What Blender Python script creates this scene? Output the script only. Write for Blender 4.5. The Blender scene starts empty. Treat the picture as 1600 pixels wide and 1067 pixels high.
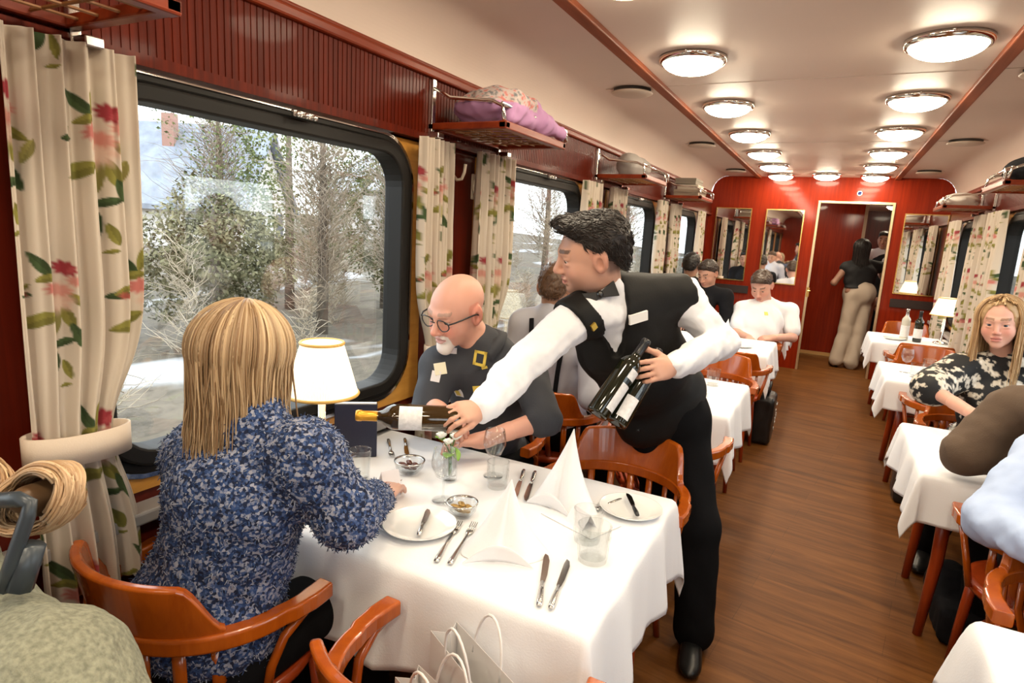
import bpy, bmesh, math, random
import numpy as np
from mathutils import Vector, Matrix
R = math.radians
SC = bpy.context.scene
COL = SC.collection
rng = np.random.default_rng(7)
random.seed(7)

# ------------------------------------------------------------------ camera numbers (fitted to the photo)
FPX = 962.8
YAW, PITCH, ROLL, CAMH = R(26.98), R(10.32), R(3.305), 1.6
LAMP_E, SKY_E, EXPO = 48.0, 4.2, 0.16
_fw = np.array([-math.sin(YAW)*math.cos(PITCH), math.cos(YAW)*math.cos(PITCH), -math.sin(PITCH)])
_r = np.array([math.cos(YAW), math.sin(YAW), 0.0]); _u = np.cross(_r, _fw)
CR = math.cos(ROLL)*_r+math.sin(ROLL)*_u
CU = -math.sin(ROLL)*_r+math.cos(ROLL)*_u
def at(x, y, d):
    "world point that lies d metres in front of the lens along the sight line of a photo position"
    return np.array([0, 0, CAMH])+d*(_fw+CR*(x-800)/FPX-CU*(y-533.5)/FPX)
def onz(x, y, z):
    v = at(x, y, 1)-np.array([0, 0, CAMH]); return np.array([0, 0, CAMH])+v*(z-CAMH)/v[2]

# ------------------------------------------------------------------ mesh helpers
class MB:
    def __init__(s): s.v = []; s.f = []; s.c = []
    def add(s, v, f, c=None):
        b = len(s.v); s.v.extend([tuple(map(float, p)) for p in v]); s.f.extend([tuple(b+int(i) for i in q) for q in f])
        if c is not None:
            s.c.extend([None]*(b-len(s.c))); s.c.extend([tuple(c)]*len(v) if np.ndim(c) == 1 else [tuple(k) for k in c])
        return s
    def box(s, c, size, rot=None, col=None):
        x, y, z = [k/2 for k in size]
        v = [(-x, -y, -z), (x, -y, -z), (x, y, -z), (-x, y, -z), (-x, -y, z), (x, -y, z), (x, y, z), (-x, y, z)]
        if rot is not None: v = [rot @ Vector(p) for p in v]
        v = [(p[0]+c[0], p[1]+c[1], p[2]+c[2]) for p in v]
        return s.add(v, [(0, 3, 2, 1), (4, 5, 6, 7), (0, 1, 5, 4), (1, 2, 6, 5), (2, 3, 7, 6), (3, 0, 4, 7)], col)
    def b2(s, lo, hi, col=None):
        return s.box([(a+b)/2 for a, b in zip(lo, hi)], [b-a for a, b in zip(lo, hi)], None, col)
    def tube(s, pts, r, seg=8, col=None, up=None, sx=1.0, sy=1.0, cap=True):
        pts = [np.array(p, float) for p in pts]; n = len(pts)
        rr = [r]*n if np.isscalar(r) else list(r)
        v = []; prev = np.array(up, float) if up is not None else None
        for i, p in enumerate(pts):
            t = pts[min(i+1, n-1)]-pts[max(i-1, 0)]; t = t/(np.linalg.norm(t)+1e-12)
            if prev is None: prev = np.array([0, 0, 1.]) if abs(t[2]) < .9 else np.array([1., 0, 0])
            a = prev-t*np.dot(prev, t); a /= np.linalg.norm(a)+1e-12; b = np.cross(t, a); prev = a
            for k in range(seg):
                w = 2*math.pi*(k+.5)/seg
                v.append(p+rr[i]*(sx*math.cos(w)*a+sy*math.sin(w)*b))
        f = []
        for i in range(n-1):
            for k in range(seg):
                k2 = (k+1) % seg
                f.append((i*seg+k, i*seg+k2, (i+1)*seg+k2, (i+1)*seg+k))
        if cap: f.append(tuple(range(seg))[::-1]); f.append(tuple((n-1)*seg+k for k in range(seg)))
        return s.add(v, f, col)
    def lathe(s, prof, c=(0, 0, 0), seg=32, axis=None, col=None):
        v = []; f = []; n = len(prof)
        for (r, z) in prof:
            for k in range(seg):
                w = 2*math.pi*k/seg; v.append((r*math.cos(w), r*math.sin(w), z))
        for i in range(n-1):
            for k in range(seg):
                k2 = (k+1) % seg; f.append((i*seg+k, i*seg+k2, (i+1)*seg+k2, (i+1)*seg+k))
        if axis is not None:
            q = Vector((0, 0, 1)).rotation_difference(Vector(axis)); v = [q @ Vector(p) for p in v]
        v = [(p[0]+c[0], p[1]+c[1], p[2]+c[2]) for p in v]
        return s.add(v, f, col)
    def ball(s, c, r, seg=12, rings=8, col=None, M=None):
        r = (r, r, r) if np.isscalar(r) else r
        v = []; f = []
        for i in range(rings+1):
            a = math.pi*i/rings
            for k in range(seg):
                w = 2*math.pi*k/seg; p = np.array([r[0]*math.sin(a)*math.cos(w), r[1]*math.sin(a)*math.sin(w), -r[2]*math.cos(a)])
                if M is not None: p = M @ p
                v.append(p+np.array(c, float))
        for i in range(rings):
            for k in range(seg):
                k2 = (k+1) % seg; f.append((i*seg+k, i*seg+k2, (i+1)*seg+k2, (i+1)*seg+k))
        return s.add(v, f, col)
    def grid(s, fn, nu, nv, closed=False, col=None):
        v = [fn(i/(nu-1), j/(nv-1)) for j in range(nv) for i in range(nu)]
        f = [(j*nu+i, j*nu+i+1, (j+1)*nu+i+1, (j+1)*nu+i) for j in range(nv-1) for i in range(nu-1)]
        return s.add(v, f, col)
    def prism(s, poly, axis, a, b):
        "poly of 2D points extruded along axis from a to b"
        def P(p, t):
            q = list(p); q.insert(axis, t); return q
        n = len(poly); v = [P(p, a) for p in poly]+[P(p, b) for p in poly]
        f = [tuple(range(n))[::-1], tuple(range(n, 2*n))]+[(i, (i+1) % n, n+(i+1) % n, n+i) for i in range(n)]
        return s.add(v, f)

def _mesh(name, v, f, c=None, smooth=True):
    me = bpy.data.meshes.new(name); me.from_pydata([tuple(p) for p in v], [], [tuple(q) for q in f])
    me.validate()
    if c is not None and len(c):
        a = me.color_attributes.new('Col', 'FLOAT_COLOR', 'POINT')
        arr = np.ones((len(me.vertices), 4), np.float32); c = np.asarray(c, np.float32)
        arr[:len(c), :3] = c[:, :3]; a.data.foreach_set('color', arr.ravel())
    if smooth: me.polygons.foreach_set('use_smooth', [True]*len(me.polygons))
    me.update(); return me

def obj(name, mb, mat, parent=None, smooth=False, bevel=0, sub=0, solid=0, weld=False, world=False, angle=None):
    v = mb.v
    if world and parent is not None:
        L = parent.location; v = [(p[0]-L.x, p[1]-L.y, p[2]-L.z) for p in v]
    c = None
    if mb.c:
        mb.c.extend([None]*(len(mb.v)-len(mb.c))); c = [(k if k is not None else (1, 1, 1)) for k in mb.c]
    me = _mesh(name, v, mb.f, c, smooth)
    bm = bmesh.new(); bm.from_mesh(me)
    if weld: bmesh.ops.remove_doubles(bm, verts=bm.verts, dist=1e-5)
    bmesh.ops.recalc_face_normals(bm, faces=bm.faces); bm.to_mesh(me); bm.free()
    o = bpy.data.objects.new(name, me); COL.objects.link(o)
    me.materials.append(mat)
    if parent is not None: o.parent = parent
    if solid: m = o.modifiers.new('s', 'SOLIDIFY'); m.thickness = solid; m.offset = 0
    if bevel: m = o.modifiers.new('b', 'BEVEL'); m.width = bevel; m.segments = 2; m.limit_method = 'ANGLE'; m.angle_limit = R(40)
    if sub: m = o.modifiers.new('u', 'SUBSURF'); m.levels = sub; m.render_levels = sub
    return o

def thing(name, label, cat, loc=(0, 0, 0), rotz=0, group=None):
    o = bpy.data.objects.new(name, None); COL.objects.link(o); o.empty_display_size = .1
    o.location = loc; o.rotation_euler = (0, 0, rotz); return tag(o, label, cat, group)
def tag(o, label, cat, group=None, kind=None):
    if label: o['label'] = label
    if cat: o['category'] = cat
    if group: o['group'] = group
    if kind: o['kind'] = kind
    return o
def struct(name, mb, mat, parent=None, **k):
    o = obj(name, mb, mat, parent, **k); o['kind'] = 'structure'; return o
def kids(o): return [c for c in COL.objects if c.parent == o]
def dup(root, loc, rotz=0, label=None, group=None):
    r = root.copy(); COL.objects.link(r); r.location = loc; r.rotation_euler = (0, 0, rotz)
    if label: r['label'] = label
    if group: r['group'] = group
    for ch in kids(root):
        c = ch.copy(); COL.objects.link(c); c.parent = r
        for g in kids(ch):
            d = g.copy(); COL.objects.link(d); d.parent = c
    return r

# ------------------------------------------------------------------ materials
def nodes(name):
    m = bpy.data.materials.new(name); m.use_nodes = True; nt = m.node_tree
    b = nt.nodes['Principled BSDF']; return m, nt, b
def N(nt, t, **k):
    n = nt.nodes.new(t)
    for a, v in k.items():
        if a in n.inputs: n.inputs[a].default_value = v
        else: setattr(n, a, v)
    return n
def ramp(nt, fac, stops):
    r = nt.nodes.new('ShaderNodeValToRGB'); cr = r.color_ramp
    while len(cr.elements) < len(stops): cr.elements.new(.5)
    for e, (p, c) in zip(cr.elements, stops): e.position = p; e.color = (*c, 1)
    nt.links.new(fac, r.inputs[0]); return r.outputs[0]
def plain(name, col, rough=.5, metal=0, coat=0, var=0, vscale=8, bump=0, bscale=60, spec=.5, emit=None, sheen=0, stretch=(1, 1, 1)):
    m, nt, b = nodes(name)
    b.inputs['Base Color'].default_value = (*col, 1); b.inputs['Roughness'].default_value = rough
    b.inputs['Metallic'].default_value = metal; b.inputs['Coat Weight'].default_value = coat; b.inputs['Coat Roughness'].default_value = .08
    b.inputs['Specular IOR Level'].default_value = spec; b.inputs['Sheen Weight'].default_value = sheen
    if emit: b.inputs['Emission Color'].default_value = (*emit[0], 1); b.inputs['Emission Strength'].default_value = emit[1]
    if var or bump:
        tc = N(nt, 'ShaderNodeTexCoord'); mp = N(nt, 'ShaderNodeMapping'); mp.inputs['Scale'].default_value = stretch
        nt.links.new(tc.outputs['Object'], mp.inputs['Vector'])
    if var:
        n = N(nt, 'ShaderNodeTexNoise', Scale=vscale, Detail=5.0); nt.links.new(mp.outputs[0], n.inputs['Vector'])
        lo = tuple(c*(1-var) for c in col); hi = tuple(min(1, c*(1+var)) for c in col)
        nt.links.new(ramp(nt, n.outputs[0], [(.3, lo), (.7, hi)]), b.inputs['Base Color'])
    if bump:
        n2 = N(nt, 'ShaderNodeTexNoise', Scale=bscale, Detail=3.0); nt.links.new(mp.outputs[0], n2.inputs['Vector'])
        bp = N(nt, 'ShaderNodeBump', Strength=bump, Distance=.004); nt.links.new(n2.outputs[0], bp.inputs['Height']); nt.links.new(bp.outputs[0], b.inputs['Normal'])
    return m
def wood(name, dark, light, scale=(30, 30, 1.5), rough=.3, coat=.3, bump=.05, coatr=.08, spec=.5):
    m, nt, b = nodes(name)
    tc = N(nt, 'ShaderNodeTexCoord'); mp = N(nt, 'ShaderNodeMapping'); mp.inputs['Scale'].default_value = scale
    nt.links.new(tc.outputs['Object'], mp.inputs['Vector'])
    n = N(nt, 'ShaderNodeTexNoise', Scale=1.0, Detail=6.0, Roughness=.65, Distortion=.6); nt.links.new(mp.outputs[0], n.inputs['Vector'])
    nt.links.new(ramp(nt, n.outputs[0], [(.32, dark), (.68, light)]), b.inputs['Base Color'])
    b.inputs['Roughness'].default_value = rough; b.inputs['Coat Weight'].default_value = coat; b.inputs['Coat Roughness'].default_value = coatr; b.inputs['Specular IOR Level'].default_value = spec
    if bump:
        bp = N(nt, 'ShaderNodeBump', Strength=bump, Distance=.002); nt.links.new(n.outputs[0], bp.inputs['Height']); nt.links.new(bp.outputs[0], b.inputs['Normal'])
    return m
def attr(name, rough=.6, bump=0, bscale=120, sheen=0, spec=.4, var=0, vscale=300):
    m, nt, b = nodes(name)
    a = N(nt, 'ShaderNodeAttribute', attribute_name='Col'); c = a.outputs['Color']
    b.inputs['Roughness'].default_value = rough; b.inputs['Sheen Weight'].default_value = sheen; b.inputs['Specular IOR Level'].default_value = spec
    tc = N(nt, 'ShaderNodeTexCoord')
    if var:
        n = N(nt, 'ShaderNodeTexNoise', Scale=vscale, Detail=2.0); nt.links.new(tc.outputs['Object'], n.inputs['Vector'])
        mx = N(nt, 'ShaderNodeMixRGB', blend_type='MULTIPLY'); mx.inputs[0].default_value = 1
        nt.links.new(c, mx.inputs[1]); nt.links.new(ramp(nt, n.outputs[0], [(.35, (1-var,)*3), (.65, (1, 1, 1))]), mx.inputs[2]); c = mx.outputs[0]
    nt.links.new(c, b.inputs['Base Color'])
    if bump:
        n2 = N(nt, 'ShaderNodeTexNoise', Scale=bscale, Detail=3.0); nt.links.new(tc.outputs['Object'], n2.inputs['Vector'])
        bp = N(nt, 'ShaderNodeBump', Strength=bump, Distance=.003); nt.links.new(n2.outputs[0], bp.inputs['Height']); nt.links.new(bp.outputs[0], b.inputs['Normal'])
    return m
def thin_glass(name, tint=(1, 1, 1), refl=.06, rough=.0):
    m = bpy.data.materials.new(name); m.use_nodes = True; nt = m.node_tree; nt.nodes.clear()
    out = N(nt, 'ShaderNodeOutputMaterial'); t = N(nt, 'ShaderNodeBsdfTransparent'); t.inputs[0].default_value = (*tint, 1)
    g = N(nt, 'ShaderNodeBsdfGlossy', Roughness=rough); fr = N(nt, 'ShaderNodeLayerWeight', Blend=.5)
    pw = N(nt, 'ShaderNodeMath', operation='POWER'); pw.inputs[1].default_value = 4.5; nt.links.new(fr.outputs['Facing'], pw.inputs[0])
    ad = N(nt, 'ShaderNodeMath', operation='ADD'); ad.inputs[1].default_value = refl; ad.use_clamp = True
    mx = N(nt, 'ShaderNodeMixShader'); nt.links.new(pw.outputs[0], ad.inputs[0]); nt.links.new(ad.outputs[0], mx.inputs[0])
    nt.links.new(t.outputs[0], mx.inputs[1]); nt.links.new(g.outputs[0], mx.inputs[2]); nt.links.new(mx.outputs[0], out.inputs[0]); return m

MAHOG = wood('mahogany', (.065, .005, .0018), (.12, .010, .003), (24, 24, 1.2), .35, .10, spec=.25)
MAHOGR = wood('mahogany_bright', (.17, .010, .001), (.27, .020, .002), (40, 40, 1.5), .4, .22, coatr=.08, spec=.12)
FASC = wood('fascia_wood', (.065, .0055, .001), (.13, .012, .002), (2, 55, .6), .45, .03, spec=.12)
TRIMW = wood('trim_wood', (.17, .040, .013), (.28, .072, .026), (20, 1.2, 20), .55, 0, spec=.2)
RAILW = wood('rail_wood', (.15, .018, .005), (.25, .038, .009), (20, 1.2, 20), .35, .1, spec=.25)
CHAIRW = wood('orange_beech', (.32, .058, .003), (.47, .100, .006), (14, 14, 2.5), .22, .5)
LEGW = wood('red_beech', (.30, .035, .006), (.42, .06, .010), (14, 14, 2), .28, .3)
YELW = wood('pale_oak', (.50, .22, .035), (.66, .33, .07), (3, 3, 20), .3, .3)
CEIL = plain('ceiling_paint', (.70, .57, .485), .45, var=.03, vscale=1.5)
CHROME = plain('chrome', (.82, .80, .76), .12, 1)
BRASS = plain('brass', (.85, .58, .20), .2, 1)
RUBBER = plain('black_rubber', (.010, .009, .008), .5, spec=.25)
STEEL = plain('steel', (.62, .60, .57), .18, 1)
WHITEP = plain('porcelain', (.86, .86, .85), .12, coat=.5)
CLOTH = plain('white_linen', (.84, .84, .86), .8, bump=.12, bscale=220, sheen=.1)
BLACKPL = plain('black_plastic', (.012, .013, .015), .3)
DARKFAB = plain('dark_fabric', (.010, .010, .012), .9, bump=.3, bscale=200, spec=.12)
GLASS = thin_glass('clear_glass', (.96, .97, .97), .05)
PANE = thin_glass('window_glass', (.93, .95, .95), .07)
MIRROR = plain('mirror_silver', (.9, .9, .88), .02, 1)
SKIN = attr('skin', .48, bump=.05, bscale=300)
_b = SKIN.node_tree.nodes['Principled BSDF']; _b.inputs['Subsurface Weight'].default_value = .12; _b.inputs['Subsurface Radius'].default_value = (.01, .004, .002); _b.inputs['Subsurface Scale'].default_value = .6
HAIR = attr('hair', .45, spec=.5)
ATTR = attr('painted_cloth', .8, bump=.1, bscale=250)

# ------------------------------------------------------------------ implicit surfaces for bodies and garments
def smin(a, b, k):
    if k <= 1e-6: return np.minimum(a, b)
    h = np.clip(.5+.5*(b-a)/k, 0, 1); return b+(a-b)*h-k*h*(1-h)
def smax(a, b, k): return -smin(-a, -b, k)
def cap(a, b, ra, rb=None, k=.02, op='+'):
    return (op, 'cap', np.array(a, float), np.array(b, float), ra, ra if rb is None else rb, k)
def ell(c, r, M=None, k=.02, op='+'):
    return (op, 'ell', np.array(c, float), np.array(r if not np.isscalar(r) else (r, r, r), float), np.eye(3) if M is None else np.array(M, float), None, k)
def box_(c, r, M=None, rd=.01, k=.01, op='+'):
    return (op, 'box', np.array(c, float), np.array(r, float), np.eye(3) if M is None else np.array(M, float), rd, k)
def plane(c, n, k=.004):
    n = np.array(n, float); return ('&', 'pln', np.array(c, float), n/np.linalg.norm(n), None, None, k)
def _bb(p):
    if p[1] == 'cap':
        r = max(p[4], p[5]); return np.minimum(p[2], p[3])-r, np.maximum(p[2], p[3])+r
    if p[1] in ('ell', 'box'):
        e = np.abs(p[4]) @ (p[3]+(p[5] or 0)); return p[2]-e, p[2]+e
def _eval(p, X):
    if p[1] == 'cap':
        a, b, ra, rb = p[2:6]; ba = b-a; L2 = ba @ ba+1e-12
        pa = X-a; t = np.clip((pa @ ba)/L2, 0, 1)
        d = pa-t[..., None]*ba; return np.sqrt((d*d).sum(-1))-(ra+(rb-ra)*t)
    if p[1] == 'ell':
        q = (X-p[2]) @ p[4]; r = p[3]; k0 = np.sqrt(((q/r)**2).sum(-1)); k1 = np.sqrt(((q/(r*r))**2).sum(-1))+1e-9
        return k0*(k0-1)/k1
    if p[1] == 'box':
        q = np.abs((X-p[2]) @ p[4])-p[3]; return np.sqrt((np.maximum(q, 0)**2).sum(-1))+np.minimum(q.max(-1), 0)-p[5]
    if p[1] == 'pln': return (X-p[2]) @ p[3]
def wob(X, amp, freq, seed=0, dirs=None):
    g = np.random.default_rng(seed); o = 0
    for i in range(5):
        d = g.normal(size=3); d /= np.linalg.norm(d)
        if dirs is not None: d = d*np.array(dirs)
        o = o+np.sin((X @ d)*freq*(1+.5*i)+g.uniform(0, 6.28)+1.3*np.sin((X @ d[[1, 2, 0]])*freq*.7))/(1+.5*i)
    return amp*o/2.5
def surf(prims, h, noise=None, smooth=2, lo=None, hi=None):
    bbs = [_bb(p) for p in prims if p[0] == '+']
    L = np.min([b[0] for b in bbs], 0)-3*h; H = np.max([b[1] for b in bbs], 0)+3*h
    if lo is not None: L = np.maximum(L, lo)
    if hi is not None: H = np.minimum(H, hi)
    n = np.maximum(np.ceil((H-L)/h).astype(int)+1, 4)
    ax = [L[i]+h*np.arange(n[i]) for i in range(3)]
    F = np.full(n, 1.0, np.float32)
    for p in prims:
        if p[0] == '&': sl = (slice(None),)*3
        else:
            b = _bb(p); m = 3*h+p[6]*1.2+(.04 if p[0] == '+' else .0)
            i0 = np.clip(np.floor((b[0]-m-L)/h).astype(int), 0, n-1); i1 = np.clip(np.ceil((b[1]+m-L)/h).astype(int)+1, 1, n)
            if np.any(i1 <= i0): continue
            sl = tuple(slice(a, c) for a, c in zip(i0, i1))
        X = np.stack(np.meshgrid(*[ax[i][sl[i]] for i in range(3)], indexing='ij'), -1)
        d = _eval(p, X)
        F[sl] = smin(F[sl], d, p[6]) if p[0] == '+' else smax(F[sl], -d if p[0] == '-' else d, p[6])
    if noise is not None:
        X = np.stack(np.meshgrid(*ax, indexing='ij'), -1); near = np.abs(F) < .06; F[near] += noise(X[near])
    F[[0, -1]] = np.maximum(F[[0, -1]], h*.5); F[:, [0, -1]] = np.maximum(F[:, [0, -1]], h*.5); F[:, :, [0, -1]] = np.maximum(F[:, :, [0, -1]], h*.5)
    return nets(F, L, h, smooth)
def nets(F, o, h, smooth):
    S = F < 0; c = [(i, j, k) for i in (0, 1) for j in (0, 1) for k in (0, 1)]
    nx, ny, nz = [s-1 for s in F.shape]
    sh = lambda A, q: A[q[0]:q[0]+nx, q[1]:q[1]+ny, q[2]:q[2]+nz]
    cnt = sum(sh(S, q).astype(np.int8) for q in c); mask = (cnt > 0) & (cnt < 8)
    idx = np.argwhere(mask); V = np.full(mask.shape, -1, np.int64); V[mask] = np.arange(len(idx))
    acc = np.zeros((len(idx), 3)); num = np.zeros(len(idx))
    for a in c:
        for ax in range(3):
            if a[ax] == 0:
                b = list(a); b[ax] = 1
                fa = F[tuple((idx+a).T)]; fb = F[tuple((idx+b).T)]; x = (fa < 0) != (fb < 0)
                t = fa/(fa-fb+1e-12); p = np.array(a, float)+np.zeros((len(idx), 3)); p[:, ax] = t
                acc[x] += p[x]; num[x] += 1
    P = (idx+acc/np.maximum(num, 1)[:, None])*h+o
    faces = []
    for ax in range(3):
        u, v = (ax+1) % 3, (ax+2) % 3
        A = np.take(S, range(S.shape[ax]-1), ax); B = np.take(S, range(1, S.shape[ax]), ax)
        e = np.argwhere(A != B); e = e[(e[:, u] > 0) & (e[:, v] > 0) & (e[:, u] < mask.shape[u]) & (e[:, v] < mask.shape[v])]
        if not len(e): continue
        du = np.zeros(3, int); du[u] = 1; dv = np.zeros(3, int); dv[v] = 1
        q = np.stack([V[tuple((e-du-dv).T)], V[tuple((e-dv).T)], V[tuple(e.T)], V[tuple((e-du).T)]], 1)
        fl = ~S[tuple(e.T)]; q[fl] = q[fl][:, ::-1]; faces.append(q)
    Fc = np.concatenate(faces); Fc = Fc[(Fc >= 0).all(1)]
    for _ in range(smooth):
        s = np.zeros_like(P); m = np.zeros(len(P))
        for i in range(4):
            a, b = Fc[:, i], Fc[:, (i+1) % 4]
            np.add.at(s, a, P[b]); np.add.at(m, a, 1); np.add.at(s, b, P[a]); np.add.at(m, b, 1)
        P = .5*P+.5*s/np.maximum(m, 1)[:, None]
    return P, Fc
def sobj(name, parts, mat, parent=None, root=None, colf=None):
    "parts: list of (verts, faces); one mesh; verts in world space, moved into the root's frame"
    v = np.concatenate([p[0] for p in parts]); off = 0; f = []
    for p in parts: f.append(p[1]+off); off += len(p[0])
    f = np.concatenate(f); c = colf(v) if colf is not None else None
    if root is not None: v = v-np.array(root)
    me = bpy.data.meshes.new(name)
    me.vertices.add(len(v)); me.vertices.foreach_set('co', v.astype(np.float32).ravel())
    me.loops.add(len(f)*4); me.loops.foreach_set('vertex_index', f.astype(np.int32).ravel())
    me.polygons.add(len(f)); me.polygons.foreach_set('loop_start', np.arange(0, len(f)*4, 4, dtype=np.int32))
    me.polygons.foreach_set('use_smooth', np.ones(len(f), bool)); me.update(calc_edges=True)
    if c is not None:
        a = me.color_attributes.new('Col', 'FLOAT_COLOR', 'POINT'); arr = np.ones((len(v), 4), np.float32); arr[:, :3] = c; a.data.foreach_set('color', arr.ravel())
    o = bpy.data.objects.new(name, me); COL.objects.link(o); me.materials.append(mat)
    if parent is not None: o.parent = parent
    elif root is not None: o.location = root
    return o
def strands(lines, r0, r1, cols, seg=4):
    "tubes along many polylines (n, m, 3); returns MB"
    lines = np.asarray(lines, float); n, m, _ = lines.shape
    t = np.gradient(lines, axis=1); t /= np.linalg.norm(t, axis=2, keepdims=True)+1e-9
    up = np.array([.31, .53, .79]); a = np.cross(t, up); a /= np.linalg.norm(a, axis=2, keepdims=True)+1e-9; b = np.cross(t, a)
    rr = np.linspace(1, 0, m)[None, :, None]; r0 = np.broadcast_to(np.asarray(r0, float).reshape(-1, 1, 1), (n, 1, 1)); rad = r1+(r0-r1)*rr**.6
    ring = [lines+rad*(math.cos(2*math.pi*k/seg)*a+math.sin(2*math.pi*k/seg)*b) for k in range(seg)]
    v = np.stack(ring, 2).reshape(-1, 3)
    i, j, k = np.meshgrid(np.arange(n), np.arange(m-1), np.arange(seg), indexing='ij'); i, j, k = i.ravel(), j.ravel(), k.ravel()
    I = lambda j_, k_: (i*m+j_)*seg+k_
    f = np.stack([I(j, k), I(j, (k+1) % seg), I(j+1, (k+1) % seg), I(j+1, k)], 1)
    c = np.repeat(np.asarray(cols, float), m*seg, axis=0)
    return v, f, c
# ------------------------------------------------------------------ the carriage shell
XL, XR, Y0, Y1, ZC = -1.6, 1.15, -4.0, 8.8, 2.455
XM = (XL+XR)/2
WRS = [2.04+1.92*k for k in range(-3, 4)]
GW, GZ0, GZ1 = 1.15, .955, 1.86

def floor_mat():
    m, nt, b = nodes('plank_floor')
    tc = N(nt, 'ShaderNodeTexCoord')
    mp = N(nt, 'ShaderNodeMapping'); mp.inputs['Rotation'].default_value = (0, 0, R(8)); nt.links.new(tc.outputs['Object'], mp.inputs['Vector'])
    br = N(nt, 'ShaderNodeTexBrick', Scale=1.0); br.inputs['Brick Width'].default_value = 1.1; br.inputs['Row Height'].default_value = .16
    br.inputs['Mortar Size'].default_value = .0012; br.inputs['Color1'].default_value = (.9, .9, .9, 1); br.inputs['Color2'].default_value = (.62, .62, .62, 1); br.inputs['Mortar'].default_value = (.3, .3, .3, 1)
    nt.links.new(mp.outputs[0], br.inputs['Vector'])
    m2 = N(nt, 'ShaderNodeMapping'); m2.inputs['Scale'].default_value = (1.6, 16, 1); nt.links.new(mp.outputs[0], m2.inputs['Vector'])
    n = N(nt, 'ShaderNodeTexNoise', Scale=1.0, Detail=7.0, Roughness=.65, Distortion=.8); nt.links.new(m2.outputs[0], n.inputs['Vector'])
    c = ramp(nt, n.outputs[0], [(.28, (.080, .028, .006)), (.5, (.155, .056, .012)), (.72, (.23, .090, .021))])
    mx = N(nt, 'ShaderNodeMixRGB', blend_type='MULTIPLY'); mx.inputs[0].default_value = .55
    nt.links.new(c, mx.inputs[1]); nt.links.new(br.outputs[0], mx.inputs[2]); nt.links.new(mx.outputs[0], b.inputs['Base Color'])
    b.inputs['Roughness'].default_value = .5; b.inputs['Specular IOR Level'].default_value = .15
    bp = N(nt, 'ShaderNodeBump', Strength=.08, Distance=.002); nt.links.new(n.outputs[0], bp.inputs['Height']); nt.links.new(bp.outputs[0], b.inputs['Normal'])
    return m
struct('floor', MB().b2((XL-.1, Y0, -.05), (XR+.1, 12.5, 0)), floor_mat())
# ceiling: a curved shell swept along the car
pr = [(XL-.12, 2.20), (XL, 2.20)]
for i in range(1, 29): a = i/28*math.pi/2; pr.append((XL+.2*(1-math.cos(a)), 2.20+(ZC-2.20)*math.sin(a)))
prr = [(XL+XR-x, z) for x, z in pr][::-1]
poly = pr+prr+[(XR+.12, ZC+.1), (XL-.12, ZC+.1)]
struct('ceiling', MB().prism([(x, z) for x, z in poly], 1, Y0, Y1), CEIL)
seam = MB()
for y in (1.6, 3.7, 5.9, 8.0): seam.b2((XL+.25, y, ZC-.0015), (XR-.25, y+.004, ZC+.001))
struct('trim_3', seam, plain('seam', (.5, .4, .34), .6))
t = MB()
t.b2((-1.045, Y0, ZC-.025), (-.985, Y1, ZC+.005)); struct('trim_1', t, TRIMW, bevel=.006)
t = MB(); t.b2((.505, Y0, ZC-.025), (.565, Y1, ZC+.005)); struct('trim_2', t, TRIMW, bevel=.006)

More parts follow.
